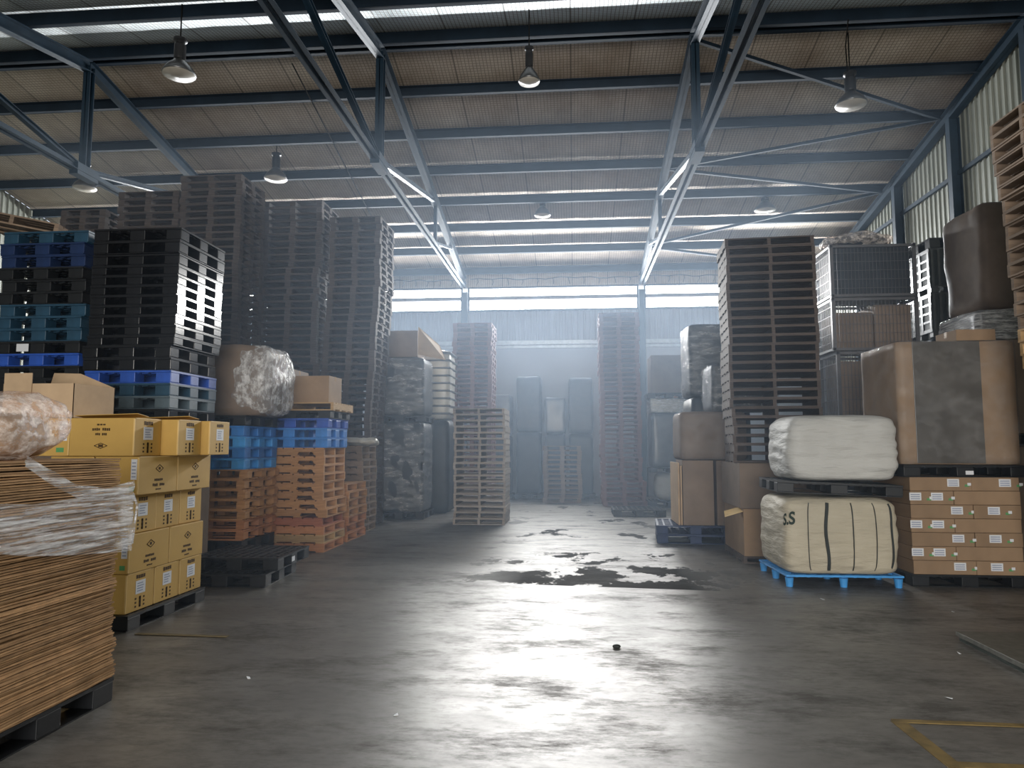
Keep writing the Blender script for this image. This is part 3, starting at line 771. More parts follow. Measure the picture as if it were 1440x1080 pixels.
film_sheet('film_sheet', [(0.02, -0.62, 1.36, 1.12), (0.02, -0.3, 1.33, 1.05), (0.02, 0.1, 1.34, 1.0), (0.03, 0.45, 1.36, 0.965), (0.045, 0.575, 1.32, 0.955), (-0.02, 0.60, 1.30, 0.97), (-0.6, 0.60, 1.3, 1.0)], M['film_heavy'], t, 0.008, 60, 26, 2)
film_sheet('film_rope', [(0.02, -0.38, 1.60, 1.54), (0.025, -0.2, 1.52, 1.44), (0.03, 0.03, 1.42, 1.34), (0.03, 0.3, 1.385, 1.32), (0.045, 0.56, 1.42, 1.30), (-0.02, 0.60, 1.40, 1.30), (-0.6, 0.60, 1.40, 1.3)], M['film_heavy'], t, 0.016, 60, 8, 7)
mb = MB(); mb.tube([(0.06, 0.57, 1.33), (0.075, 0.60, 1.25), (0.06, 0.605, 1.15), (0.05, 0.60, 1.0)], 0.008, 5); mb.build('film_strand', M['film_heavy'], t)
# cloudy plastic bundle on top
t = thing('plastic_bundle', 'crumpled cloudy plastic wrapped bundle lying on the flattened cartons', 'bundle', (-3.50, 3.86, TOPS - 0.005), 0.1)
link('goods', lump_mesh('goods', M['cardboard_pale'], 0.72, 0.62, 0.28, 8, 3.2, 0.02, 4, 3), t)
link('plastic_cover', lump_mesh('plastic_cover', M['film_bag'], 0.86, 0.78, 0.40, 26, 3.4, 0.045, 9, 4.5, 0.06), t)

# --- mustard cartons
plastic_pallet((-4.56, 6.83, 0), 0, 'black plastic pallet under the mustard yellow cartons', None, 'black_plastic', 1.2, 1.34, 0.14)
def yellow(loc, w, d, h, label, style, seed):
    t = carton(loc, 0, label, 'mustard yellow cartons on the left', w, d, h, 'carton_yellow', False, 'yellow_carton')
    R = random.Random(seed)
    ed = MB()
    ed.box(w / 2 - 0.012, -d / 2 - 0.0015, 0.01, w / 2 + 0.0015, -d / 2 + 0.006, h - 0.01); ed.box(w / 2 - 0.006, -d / 2 + 0.02, h - 0.008, w / 2 + 0.0015, d / 2 - 0.05, h + 0.001)
    ed.build('worn_edge', M['edge_tape'], t)
    if style == 'end':
        marks(t, 'x', w, d, h, blurb(R, 0.34, 0.68, 0.82, 0.11, 4), 'ink', 'print')
        lab = marks(t, 'x', w, d, h, [(0.33, 0.43, 0.68, 0.77)], 'paper_white', 'label')
        marks(lab, 'x', w, d, h, [(0.38, 0.49 + 0.065 * k, 0.40 + R.uniform(.15, .23), 0.515 + 0.065 * k) for k in range(4)], 'paper_print', 'print', 0.003)
        marks(t, 'x', w, d, h, [(0.32 + 0.15 * i, 0.09 + 0.10 * j, 0.37 + 0.15 * i, 0.14 + 0.10 * j) for i in range(3) for j in range(3)] + [(0.475, 0.08, 0.535, 0.36)], 'ink', 'handling_marks')
        marks(t, 'y', w, d, h, blurb(R, 0.42, 0.56, 0.80, 0.05, 3) + blurb(R, 0.35, 0.63, 0.66, 0.08, 9) + blurb(R, 0.40, 0.58, 0.54, 0.07, 7), 'ink', 'print')
        face, cu, cv, su, sv = 'y', 0.49, 0.27, 0.10, 0.07
    else:
        marks(t, 'x', w, d, h, blurb(R, 0.40, 0.62, 0.33, 0.07, 5) + blurb(R, 0.36, 0.67, 0.19, 0.08, 7) + blurb(R, 0.44, 0.58, 0.09, 0.04, 4), 'ink', 'print')
        lab = marks(t, 'y', w, d, h, [(0.83, 0.40, 0.965, 0.93)], 'paper_white', 'label')
        marks(lab, 'y', w, d, h, [(0.85, 0.46 + 0.09 * k, 0.94, 0.49 + 0.09 * k) for k in range(5)], 'paper_print', 'print', 0.003)
        marks(t, 'y', w, d, h, [(0.80, 0.10, 0.92, 0.22)], 'paper_green', 'label')
        face, cu, cv, su, sv = 'x', 0.52, 0.67, 0.095, 0.10
    mb = MB(); c = [(cu - su, cv), (cu, cv - sv), (cu + su, cv), (cu, cv + sv)]
    for a, b in zip(c, c[1:] + c[:1]):
        P = (lambda q: (w / 2 + 0.001, -d / 2 + q[0] * d, q[1] * h)) if face == 'x' else (lambda q: (-w / 2 + q[0] * w, -d / 2 - 0.001, q[1] * h))
        mb.bar(P(a), P(b), 0.004, 0.006)
    if face == 'x': mb.cbox(w / 2 + 0.001, -d / 2 + cu * d, cv * h, 0.002, 0.03, 0.025)
    else: mb.cbox(-w / 2 + cu * w, -d / 2 - 0.001, cv * h, 0.045, 0.002, 0.025)
    mb.build('diamond_mark', M['ink'], t); return t
HY = 0.354; xr = -4.005; LY = 1.30 / 3
rown = ['bottom', 'second', 'middle', 'fourth', 'top']
pos3 = ['nearest', 'middle', 'farthest']
for r in range(5):
    z = 0.142 + r * HY; h = HY - 0.004
    if r % 2 == 0:
        for j in range(3):
            off = (0.0, 0.17, 0.26)[j] if r == 4 else RND.uniform(-.012, .02)
            if r == 2: off -= 0.03
            yy = 6.2 + LY * (j + 0.5)
            lab = 'mustard carton with white label on its end, %s in the %s row' % (pos3[j], rown[r])
            c = yellow((xr + off - 0.315, yy, z), 0.63, LY - 0.012, h, lab, 'end', r * 10 + j)
            if r == 4 and j < 2:
                mb = MB(); mb.bar((-0.29, -0.10 + 0.2 * j, h + 0.012), (0.30, -0.06 + 0.16 * j, h + 0.03), 0.19, 0.005, (0.0, 0.12, 1)); mb.build('flap', M['carton_yellow'], c)
        if r in (4,):
            yellow((xr - 0.955, 6.2 + LY * 0.5 + 0.02, z), 0.62, LY - 0.012, h, 'mustard carton behind the cloudy bundle, left of the printed top carton', 'side', 77)
            yellow((xr - 0.955, 6.2 + LY * 1.5 + 0.03, z), 0.62, LY - 0.012, h, 'mustard carton under the open brown box, back left of the top row', 'end', 78)
        else: yellow((xr - 0.955, 6.2 + LY * 0.5, z), 0.62, LY - 0.012, h, 'mustard carton at the near left inside the %s row' % rown[r], 'end', 60 + r)
    else:
        for j in range(2):
            off = 0.055 if r == 3 else 0.0
            yy = 6.2 + 0.65 * (j + 0.5)
            lab = 'mustard carton with diamond mark on its long side, %s in the %s row' % (('nearer', 'farther')[j], rown[r])
            yellow((xr + off - 0.21, yy, z), 0.42, 0.638, h, lab, 'side', r * 10 + j)
            yellow((xr + off - 0.645, yy, z), 0.42, 0.638, h, 'mustard carton inside the %s row behind the %s long carton' % (rown[r], ('nearer', 'farther')[j]), 'side', 40 + r * 10 + j)
# open brown carton on the mustard ones
zt = 0.142 + 5 * HY
t = thing('open_carton', 'open brown cardboard carton with raised flaps behind the cloudy bundle', 'box', (-5.06, 6.62, zt), 0)
mb = MB(); w, d, h, th = 0.72, 0.60, 0.33, 0.006
mb.box(-w/2, -d/2, 0, w/2, d/2, th); mb.box(-w/2, -d/2, 0, w/2, -d/2 + th, h); mb.box(-w/2, d/2 - th, 0, w/2, d/2, h); mb.box(-w/2, -d/2, 0, -w/2 + th, d/2, h); mb.box(w/2 - th, -d/2, 0, w/2, d/2, h)
mb.build('body', M['cardboard_pale'], t)
mb = MB(); mb.add([(-w/2, d/2, h), (w/2, d/2, h), (w/2 - 0.42, d/2 + 0.05, h + 0.16), (-w/2, d/2 + 0.06, h + 0.17), (-w/2, d/2 + .006, h), (w/2, d/2 + .006, h), (w/2 - 0.42, d/2 + 0.056, h + 0.16), (-w/2, d/2 + 0.066, h + 0.17)],
    [(0, 1, 2, 3), (7, 6, 5, 4), (0, 4, 5, 1), (1, 5, 6, 2), (2, 6, 7, 3), (3, 7, 4, 0)]); mb.build('flap', M['cardboard_pale'], t)
mb = MB(); mb.box(-w/2 + 0.02, -d/2 - 0.012, h - 0.18, -w/2 + 0.30, -d/2 - 0.004, h + 0.10); mb.build('flap', M['cardboard_pale'], t)

# --- black pallet tower with blue ones underneath
tx, ty = -5.36, 8.66
def bulk(x, y, z0, z1, w, d, mat, label, name='bulk_carton', rz=0.0, group=None): return carton((x, y, z0), rz, label, group, w, d, z1 - z0, mat, True, name)
bulk(tx, ty, 0.0, 1.94, 1.05, 1.05, 'cardboard_dark', 'brown bulk carton carrying the black and blue pallet tower')
z = 1.94
lv = [('black_gloss', 'black'), ('grey_plastic', 'grey teal'), ('teal_plastic', 'dusty blue'), ('blue_plastic', 'royal blue')]
for k, (m, nm) in enumerate(lv):
    plastic_pallet((tx + RND.uniform(-.01, .01), ty, z), RND.uniform(-.01, .01), '%s plastic pallet in the base of the black pallet tower on the left' % nm, 'coloured pallets under the black tower', m, 1.1, 1.1, 0.153); z += 0.155
hs = [0.155, 0.15] + [0.1235] * 8 + [0.14] + [0.155, 0.158]
for k, hh in enumerate(hs):
    dx = -0.03 if k < 2 else (0.03 if k < 11 else 0.06); dy = 0 if k < 11 else -0.03
    plastic_pallet((tx + dx + RND.uniform(-.012, .012), ty + dy, z), RND.uniform(-.012, .012), 'glossy black plastic pallet, %s in the tower behind the mustard cartons' % from_top(len(hs) - k, len(hs)), 'black pallets of the left tower', 'black_gloss', 1.12, 1.1, hh - 0.002); z += hh
# --- mixed stack left of it; navy puts its dimmer light into the blue ones
bx, by = -6.56, 8.70
bulk(bx, by, 0.0, 2.32, 1.05, 1.05, 'cardboard_dark', 'brown bulk carton under the mixed blue and black pallets far left')
z = 2.32
mix_l = [('black_plastic', 'black'), ('black_plastic', 'black'), ('blue_plastic', 'royal blue'), ('black_plastic', 'black'), ('teal_plastic', 'dusty teal'), ('teal_plastic', 'dusty teal'), ('teal_plastic', 'dusty teal'),
         ('black_plastic', 'black'), ('black_plastic', 'black'), ('black_plastic', 'black'), ('navy_plastic', 'navy blue'), ('navy_plastic', 'navy blue'), ('teal_plastic', 'dark teal')]
for k, (m, nm) in enumerate(mix_l):
    p = plastic_pallet((bx + RND.uniform(-.02, .02), by + RND.uniform(-.02, .02), z), RND.uniform(-.015, .015), '%s plastic pallet, %s in the mixed stack at the far left' % (nm, from_top(13 - k, 13)), 'mixed pallets at the far left', m, 1.12, 1.1, 0.153)
    if k == 3:
        mb = MB(); mb.box(-0.27, -0.553, 0.03, -0.11, -0.551, 0.125); mb.build('label', M['paper_white'], p)
    z += 0.1545
wooden_pallet((bx - 0.62, by + 0.0, z + 0.10), 0.0, 'brown wooden pallet tilted on top of the mixed stack, far left', None, 1.1, 1.1, 0.13, 'wood_old').rotation_euler = (0.0, 0.17, 0.25)

# --- tall weathered stacks behind
g = 'tall weathered pallet stacks on the left'
hidden_base(-6.77, 13.0, 0, 3.0, 1.2, 1.0, 0.139, 'wood_grey', 'weathered pallets low in the tallest left stack, behind the nearer goods')
wood_stack(-6.77, 13.0, 3.0, 27, 0.139, 1.2, 1.0, 'wood_grey', 'the tallest dark stack on the left', g, parts=False, adj='weathered grey')
hidden_base(-8.0, 13.0, 0, 5.08, 1.2, 1.0, 0.139, 'wood_grey', 'weathered pallets low in the stack left of the tallest one')
wood_stack(-8.0, 13.0, 5.08, 10, 0.139, 1.2, 1.0, 'wood_grey', 'the stack just left of the tallest dark stack', g, parts=False, adj='weathered grey')
hidden_base(-9.3, 13.0, 0, 5.46, 0.9, 1.0, 0.139, 'wood_grey', 'weathered pallets low in the leftmost tall stack')
wood_stack(-9.3, 13.0, 5.46, 5, 0.139, 0.9, 1.0, 'wood_grey', 'the leftmost tall stack under the far left truss', g, parts=False, adj='weathered grey')
hidden_base(-5.91, 14.85, 0, 3.36, 1.28, 1.1, 0.146, 'wood_grey', 'weathered pallets low in the middle tall stack, behind the cartons')
wood_stack(-5.91, 14.85, 3.36, 24, 0.146, 1.28, 1.1, 'wood_grey', 'the middle tall stack of the left group', g, parts=False, adj='weathered grey', shift=lambda k: (0, 0) if k > 13 else (-0.05, -0.04))
hidden_base(-4.70, 14.85, 0, 2.0, 1.1, 1.1, 0.149, 'wood_grey', 'weathered pallets low in the tall stack nearest the aisle')
wood_stack(-4.55, 14.85, 2.0, 30, 0.149, 1.1, 1.1, 'wood_grey', 'the tall left stack nearest the aisle', g, parts=False, adj='weathered grey', shift=lambda k: (-0.17 * max(0, 1 - k / 20), 0))

# --- black empty pallets on the floor
plastic_pallet((-4.18, 8.72, 0), 0.06, 'empty black plastic pallet flat on the floor beside the mustard cartons', None, 'black_plastic', 1.1, 1.1, 0.15)
p = plastic_pallet((-4.12, 8.98, 0.152), 0.03, 'empty black plastic pallet on top of another, before the orange pallets', None, 'black_plastic', 1.1, 1.1, 0.15)
mb = MB(); mb.box(0.551, -0.10, 0.04, 0.553, 0.0, 0.10); mb.build('label', M['paper_white'], p)

# --- column with light blue pallets
cx, cy = -5.2, 10.3
plastic_pallet((cx, cy, 0), 0, 'black plastic pallet at the foot of the light blue pallet column', None, 'black_plastic', 1.12, 1.1, 0.16)
plastic_pallet((cx, cy, 0.162), 0, 'black plastic pallet under the orange pallets of the light blue column', None, 'black_plastic', 1.12, 1.1, 0.16)
wood_stack(cx, cy, 0.325, 7, 0.142, 1.1, 1.08, lambda k: 'wood_pink' if k < 2 else 'wood_orange', 'the short column below the light blue pallets', 'orange pallets under the light blue ones', jit=0.03, adj='orange wooden', blocks=True)
z = 0.325 + 7 * 0.142
for k in range(4):
    m = 'light_blue_plastic' if k % 2 == 0 else 'mid_blue_plastic'
    plastic_pallet((cx + RND.uniform(-.02, .02), cy, z), 0, 'bright blue plastic pallet, %s of four right behind the mustard cartons' % from_top(4 - k, 4), 'light blue pallets behind the mustard cartons', m, 1.12, 1.1, 0.153); z += 0.155
plastic_pallet((cx, cy, z), 0, 'black plastic pallet between the light blue pallets and the wrapped carton', None, 'black_plastic', 1.12, 1.1, 0.145); z += 0.147
t = thing('wrapped_carton', 'brown carton loosely wrapped in shiny torn stretch film beside the black tower', 'box', (cx + 0.22, cy - 0.02, z), 0)
link('goods', lump_mesh('goods', M['cardboard_dark'], 1.02, 0.95, 1.06, 8, 24, 0.012, 3, sag=0.06), t)
o = link('stretch_wrap', lump_mesh('stretch_wrap', M['film_crinkle'], 0.62, 1.0, 1.02, 26, 5, 0.06, 11, 3.4), t); o.location = (0.36, -0.01, 0); o.rotation_euler = (0, 0.0, 0)

# --- orange notched pallets with blue pallets and cartons
ox, oy = -4.52, 11.43
mats = lambda k: {0: 'wood_pink', 1: 'wood_pale', 2: 'wood_pink', 3: 'wood_red'}.get(k, 'wood_orange')
nms = lambda k: {0: 'rosy wooden', 1: 'pale wooden', 2: 'rosy wooden', 3: 'red-brown wooden'}.get(k, 'orange notched wooden')
wood_stack(ox, oy, 0.0, 4, 0.134, 1.0, 1.28, mats, 'the broad low stack on the left', 'broad orange pallet stack', rz=HP, notched=False, jit=0.05, first=1, names=nms)
# the upper eight, notched
for k in range(8):
    wooden_pallet((ox - 0.02 + RND.uniform(-.03, .03), oy + RND.uniform(-.02, .02), 4 * 0.134 + k * 0.136), HP + RND.uniform(-.015, .015), 'orange notched pallet, %s of eight, under the blue pallets' % from_top(8 - k, 8), 'orange notched pallets', 1.02, 1.33, 0.135, 'wood_orange', True, k % 3)
z = 4 * 0.134 + 8 * 0.136
for k in range(3):
    plastic_pallet((ox + 0.04 + RND.uniform(-.01, .01), oy, z), 0, 'royal blue plastic pallet, %s of three on the orange notched pallets' % from_top(3 - k, 3), 'blue pallets on the orange stack', 'blue_plastic' if k == 2 else 'mid_blue_plastic', 1.25, 1.0, 0.153); z += 0.155
plastic_pallet((ox + 0.05, oy, z), 0, 'black plastic pallet on the blue ones under the pale wooden pallet', None, 'black_plastic', 1.3, 1.0, 0.12); z += 0.122
wooden_pallet((ox + 0.06, oy, z), 0, 'pale wooden pallet carrying two brown cartons on the left', None, 1.38, 1.0, 0.13, 'wood_pale'); z += 0.131
carton((ox - 0.28, oy + 0.05, z), 0.0, 'taller brown carton at the back left of the pale pallet', None, 0.5, 0.8, 0.56, 'cardboard_dark')
carton((ox + 0.32, oy - 0.12, z), -0.05, 'wide brown carton at the front of the pale pallet', None, 0.66, 0.55, 0.43, 'cardboard')

# --- smaller orange stacks behind it
wood_stack(-4.45, 12.7, 0, 7, 0.142, 1.1, 1.1, lambda k: 'wood_pink' if k < 3 else 'wood_orange', 'the low stack behind the broad orange stack', 'low orange stack by the aisle', rz=HP, adj='orange wooden', jit=0.03)
wood_stack(-4.5, 13.8, 0, 12, 0.138, 0.96, 1.0, 'wood_old', 'the worn stack topped with crumpled white plastic', 'worn stack by the aisle', rz=HP, adj='worn wooden', jit=0.02)
o = link('plastic_sheet', lump_mesh('plastic_sheet', M['white_wrap'], 0.75, 0.6, 0.16, 16, 2.6, 0.05, 21, 5)); o.location = (-4.2, 13.7, 12 * 0.138)
tag(o, 'crumpled white plastic sheet on the worn pallet stack by the aisle', 'plastic sheet')

# --- dark wrapped goods deeper on the left
plastic_pallet((-3.95, 16.55, 0), 0, 'black plastic pallet under the dark wrapped goods left of the aisle', None, 'black_plastic', 1.15, 1.15, 0.15)
bale((-3.95, 16.55, 0.152), 0, 'lower dark wrapped load beside the aisle on the left', None, 1.1, 1.1, 2.05, 'dark_wrap', 'film_loose', 31)
plastic_pallet((-3.95, 16.55, 2.206), 0, 'black plastic pallet between the two dark wrapped loads on the left', None, 'black_plastic', 1.15, 1.15, 0.13)
bale((-3.95, 16.55, 2.338), 0, 'upper dark wrapped load beside the aisle on the left', None, 1.08, 1.08, 1.35, 'dark_wrap', 'film_loose', 32)
t = thing('open_carton', 'dark carton with a raised pale flap on top of the wrapped loads', 'box', (-4.0, 16.5, 3.705), 0)
mb = MB(); mb.box(-0.48, -0.42, 0, 0.42, 0.42, 0.62); mb.build('body', M['cardboard_dark'], t, 0.01)
mb = MB(); mb.add([(0.43, -0.42, 0.70), (0.43, -0.42, 0.05), (0.98, 0.1, -0.02), (0.80, 0.25, 0.36), (0.44, -0.42, 0.70), (0.44, -0.42, 0.05), (0.99, 0.1, -0.02), (0.81, 0.25, 0.36)],
    [(0, 1, 2, 3), (7, 6, 5, 4), (0, 4, 5, 1), (1, 5, 6, 2), (2, 6, 7, 3), (3, 7, 4, 0)]); mb.build('flap', M['cardboard_pale'], t)
bale((-3.62, 17.95, 0.0), 0, 'dark wrapped load in shade behind the two stacked loads', None, 1.12, 1.1, 2.3, 'dark_wrap', None, 33)
t = thing('wrapped_load', 'pale ribbed wrapped column of goods behind the flap carton', 'wrapped goods', (-3.58, 17.95, 2.305), 0)
link('goods', lump_mesh('goods', M['white_wrap'], 1.04, 1.0, 1.75, 12, 8, 0.03, 35), t)
mb = MB()
for k in range(9): mb.cbox(0, 0, 0.15 + k * 0.19, 1.09, 1.05, 0.05)
mb.build('strap', M['grey_wrap'], t, 0.02)

# ================================================================== CENTRE AND BACK
wood_stack(-1.99, 15.58, 0, 19, 0.129, 1.1, 1.1, lambda k: 'wood_dusty', 'the stack standing alone in the aisle', 'lone stack in the aisle', adj='worn wooden', jit=0.015)
hidden_base(-2.80, 20.1, 0, 2.6, 1.1, 1.1, 0.131, 'wood_wine', 'pallets low in the tall back stack, behind the lone aisle stack')
wood_stack(-2.80, 20.1, 2.6, 19, 0.131, 1.1, 1.1, 'wood_wine', 'the tall back stack behind the lone aisle stack', 'tall left back stack', parts=False, adj='dark wooden')
wood_stack(1.38, 20.45, 0, 5, 0.135, 1.2, 1.1, 'wood_wine', 'foot of the tall right back stack', 'foot of the tall right back stack', parts=False, adj='wine red wooden')
wood_stack(1.32, 20.45, 0.675, 36, 0.131, 1.12, 1.1, 'wood_wine', 'the tall back stack right of the aisle', 'tall right back stack', parts=False, adj='dark wooden', shift=lambda k: (-0.03 if k > 18 else 0.0, 0))
wood_stack(-0.33, 21.5, 0, 12, 0.138, 1.12, 1.0, 'wood_old', 'the low stack between the two tall back stacks', 'low stack at the back', parts=False, adj='worn wooden')
# wrapped loads along the back wall
for i, (x, w, h1, z2) in enumerate(((-2.38, 0.9, 1.85, 3.3), (-1.42, 0.90, 1.95, 3.88), (-0.58, 0.76, 1.9, 3.2), (0.24, 0.88, 1.9, 3.82))):
    plabs = ['far left', 'left', 'middle', 'right'][i]
    plastic_pallet((x, 23.05, 0), 0, 'black plastic pallet under the %s load by the back wall' % plabs, 'pallets of the back wall loads', 'black_plastic', w, 1.0, 0.14)
    bale((x, 23.05, 0.142), 0, 'lower dark wrapped load, %s of the row by the back wall' % plabs, 'lower loads by the back wall', w - 0.12, 1.0, h1, 'dark_wrap', None, 50 + i)
    bale((x, 23.05, 0.147 + h1), 0, 'upper wrapped load, %s of the row by the back wall' % plabs, 'upper loads by the back wall', w - 0.12, 0.98, z2 - h1 - 0.15, 'dark_wrap' if i % 2 else 'grey_wrap', 'film', 60 + i)
# right of the tall right back stack
x, y = 2.62, 20.2
plastic_pallet((x, y, 0), 0, 'black plastic pallet under the white bag at the back right', None, 'black_plastic', 1.15, 1.1, 0.15)
o = link('bulk_bag', lump_mesh('bulk_bag', M['bag_white'], 0.92, 0.9, 0.78, 14, 3.4, 0.03, 71)); o.location = (x + 0.05, y - 0.05, 0.152); tag(o, 'small white bulk bag on a black pallet at the back right', 'bag')
plastic_pallet((x, y, 0.93), 0, 'black plastic pallet lying on the white bag at the back right', None, 'black_plastic', 1.1, 1.05, 0.13)
bale((x, y, 1.062), 0, 'dark load above the white bag at the back right', None, 1.0, 1.0, 1.5, 'grey_wrap', 'film', 72)
bale((x, y, 2.566), 0, 'shiny white film wrapped load under the grey carton at the back right', None, 1.02, 1.0, 0.38, 'white_wrap', 'film_heavy', 73)
plastic_pallet((x, y, 2.955), 0, 'black plastic pallet under the grey carton at the back right', None, 'black_plastic', 1.15, 1.1, 0.14)
carton((x, y, 3.097), 0, 'grey brown carton on top of the back right loads beside the column', None, 0.95, 0.95, 1.05, 'cardboard_dark')
bale((3.65, 21.3, 0), 0, 'dark wrapped load behind the big dark pallet stack', None, 1.1, 1.1, 3.1, 'dark_wrap', None, 75)
for k in range(4): wooden_pallet((3.6, 21.3, 3.105 + k * 0.135), 0, 'orange wooden pallet, %s of four on the dark load at the back right' % from_top(4 - k, 4), 'four orange pallets at the back right', 1.1, 1.1, 0.134, 'wood_orange', False, k % 3, False)
plastic_pallet((1.53, 17.55, 0), 0, 'empty black plastic pallet flat on the floor before the back right stack', None, 'black_plastic', 1.22, 1.1, 0.16)

# ================================================================== RIGHT SIDE
# --- cartons on dark blue pallets and the dark bales above
for k in range(2): plastic_pallet((2.10, 12.98, k * 0.152), -0.09, 'dark blue plastic pallet, %s one under the brown cartons at the aisle' % ('lower', 'upper')[k], 'dark blue pallets at the aisle', 'navy_plastic', 1.3, 1.15, 0.15)
zb = 0.304
carton((2.13, 12.95, zb), -0.02, 'tall brown carton with a light dot at the aisle, lower left', None, 0.52, 0.9, 1.10, 'cardboard_dark', False)
carton((2.68, 12.98, zb), 0.0, 'tall brown carton right of the dotted one', None, 0.50, 0.95, 1.10, 'cardboard_dark', False)
for k, dx in enumerate((1.795, 1.835)):
    o = carton((dx, 12.98, zb), 0, 'flat brown carton on edge, %s of two at the aisle' % ('outer', 'inner')[k], 'flat cartons on edge', 0.03, 0.95, 1.06 - 0.05 * k, 'cardboard_pale', False, 'flat_carton')
t = thing('wrapped_carton', 'large brown carton with rounded edges above the tall aisle cartons', 'box', (2.40, 12.98, zb + 1.104), 0)
link('goods', lump_mesh('goods', M['cardboard_dark'], 1.14, 1.0, 0.84, 12, 14, 0.008, 41), t)
link('stretch_wrap', lump_mesh('stretch_wrap', M['film'], 1.165, 1.03, 0.85, 12, 12, 0.01, 42), t)
bale((2.95, 13.0, 2.255), 0, 'dark film wrapped bale on the large rounded carton', None, 1.12, 0.9, 0.82, 'dark_wrap', 'film_loose', 43)
bale((2.80, 14.35, 0), 0, 'dark wrapped load behind the aisle cartons', None, 1.12, 1.1, 2.6, 'dark_wrap', None, 44)
bale((2.80, 14.35, 2.603), 0, 'high dark bale with a crumpled white film top behind the aisle cartons', None, 1.16, 1.1, 1.4, 'dark_wrap', 'film_loose', 45)

# --- boxes under the big dark stack
wooden_pallet((2.98, 11.1, 0), 0, 'low wooden pallet under the cartons beneath the big dark stack', None, 1.2, 1.3, 0.10, 'wood_grey')
t = carton((2.70, 11.08, 0.102), 0, 'lower brown carton with a pale torn flap under the big dark stack', None, 0.62, 1.28, 0.66, 'cardboard', False)
mb = MB(); mb.add([(-0.31, -0.62, 0.62), (-0.31, -0.34, 0.655), (-0.52, -0.36, 0.60), (-0.56, -0.60, 0.54), (-0.31, -0.62, 0.626), (-0.31, -0.34, 0.661), (-0.52, -0.36, 0.606), (-0.56, -0.60, 0.546)],
    [(0, 1, 2, 3), (7, 6, 5, 4), (0, 4, 5, 1), (1, 5, 6, 2), (2, 6, 7, 3), (3, 7, 4, 0)]); f = mb.build('flap', M['edge_tape'], t); f['label'] = 'pale torn flap'
carton((3.32, 11.1, 0.102), 0, 'lower brown carton hidden partly by the big cream bag', None, 0.60, 1.26, 0.66, 'cardboard', False)
carton((2.68, 11.1, 0.766), 0.0, 'upper brown carton at the aisle directly under the big dark stack', None, 0.64, 1.26, 0.64, 'cardboard_dark', False)
carton((3.33, 11.1, 0.766), 0.0, 'upper brown carton right of its twin under the big dark stack', None, 0.62, 1.26, 0.64, 'cardboard_dark', False)
wood_stack(2.98, 11.12, 1.41, 25, 0.1336, 1.27, 0.95, 'wood_grey', 'the big dark stack on the right', 'big dark pallet stack', rz=-0.075, adj='weathered grey', jit=0.012, shift=lambda k: (0.02 if k < 6 else -0.02 * (k - 6) / 19, 0))

# --- wire cages
bale((4.92, 12.4, 0), 0, 'dark wrapped load under the wire cages', None, 1.3, 0.95, 2.0, 'dark_wrap', None, 81)
def cage(x, y, z, w, d, h, label, fill, fmat):
    t = thing('wire_cage', label, 'cage', (x, y, z), 0, 'stacked wire cages')
    mb = MB()
    for sx in (-1, 1):
        for sy in (-1, 1): mb.cbox(sx * (w / 2 - 0.025), sy * (d / 2 - 0.025), h / 2, 0.05, 0.05, h)
    for z0 in (0.03, h - 0.03):
        for s in (-1, 1): mb.cbox(0, s * (d / 2 - 0.025), z0, w, 0.04, 0.04); mb.cbox(s * (w / 2 - 0.025), 0, z0, 0.04, d, 0.04)
    mb.box(-w/2 + .05, -d/2 + .05, 0.02, w/2 - .05, d/2 - .05, 0.04)
    mb.build('frame', M['wire'], t)
    for nm, s in (('front_mesh', -1), ('back_mesh', 1)):
        mb = MB(); n = int(w / 0.055)
        for k in range(1, n): mb.cbox(-w / 2 + w * k / n, s * (d / 2 - 0.012), h / 2, 0.006, 0.006, h - 0.06)
        for k in range(1, 6): mb.cbox(0, s * (d / 2 - 0.006), h * k / 6, w - 0.06, 0.006, 0.006)
        mb.build(nm, M['wire'], t)
    for nm, s in (('side_mesh', -1), ('side_mesh', 1)):
        mb = MB(); n = int(d / 0.055)
        for k in range(1, n): mb.cbox(s * (w / 2 - 0.012), -d / 2 + d * k / n, h / 2, 0.006, 0.006, h - 0.06)
        for k in range(1, 6): mb.cbox(s * (w / 2 - 0.006), 0, h * k / 6, 0.006, d - 0.06, 0.006)
        mb.build(nm, M['wire'], t)
    for k, (fx, fw, fh) in enumerate(fill):
        carton((x + fx, y, z + 0.042), 0, '%s carton inside the %s' % (('brown', 'second brown')[k], label), 'cartons in the wire cages', fw, d - 0.16, fh, fmat, False)
    return t
cage(4.92, 12.3, 2.005, 1.30, 0.85, 1.18, 'lowest wire cage on the right', [(-0.29, 0.56, 0.98), (0.29, 0.56, 1.02)], 'cardboard_dark')
cage(4.90, 12.3, 3.19, 1.36, 0.85, 0.88, 'middle wire cage on the right', [(-0.30, 0.58, 0.60), (0.30, 0.58, 0.72)], 'cardboard_dark')
cage(4.90, 12.3, 4.075, 1.36, 0.85, 0.88, 'topmost wire cage on the right', [(0.0, 1.2, 0.80)], 'dark_wrap')
t = thing('plastic_heap', 'heap of crumpled clear plastic on the topmost wire cage', 'plastic heap', (4.80, 12.3, 4.955))
link('goods', lump_mesh('goods', M['dark_wrap'], 1.0, 0.7, 0.22, 10, 2.4, 0.03, 82, 3), t); link('plastic_cover', lump_mesh('plastic_cover', M['film_bag'], 1.12, 0.8, 0.27, 20, 2.5, 0.05, 83, 4), t)

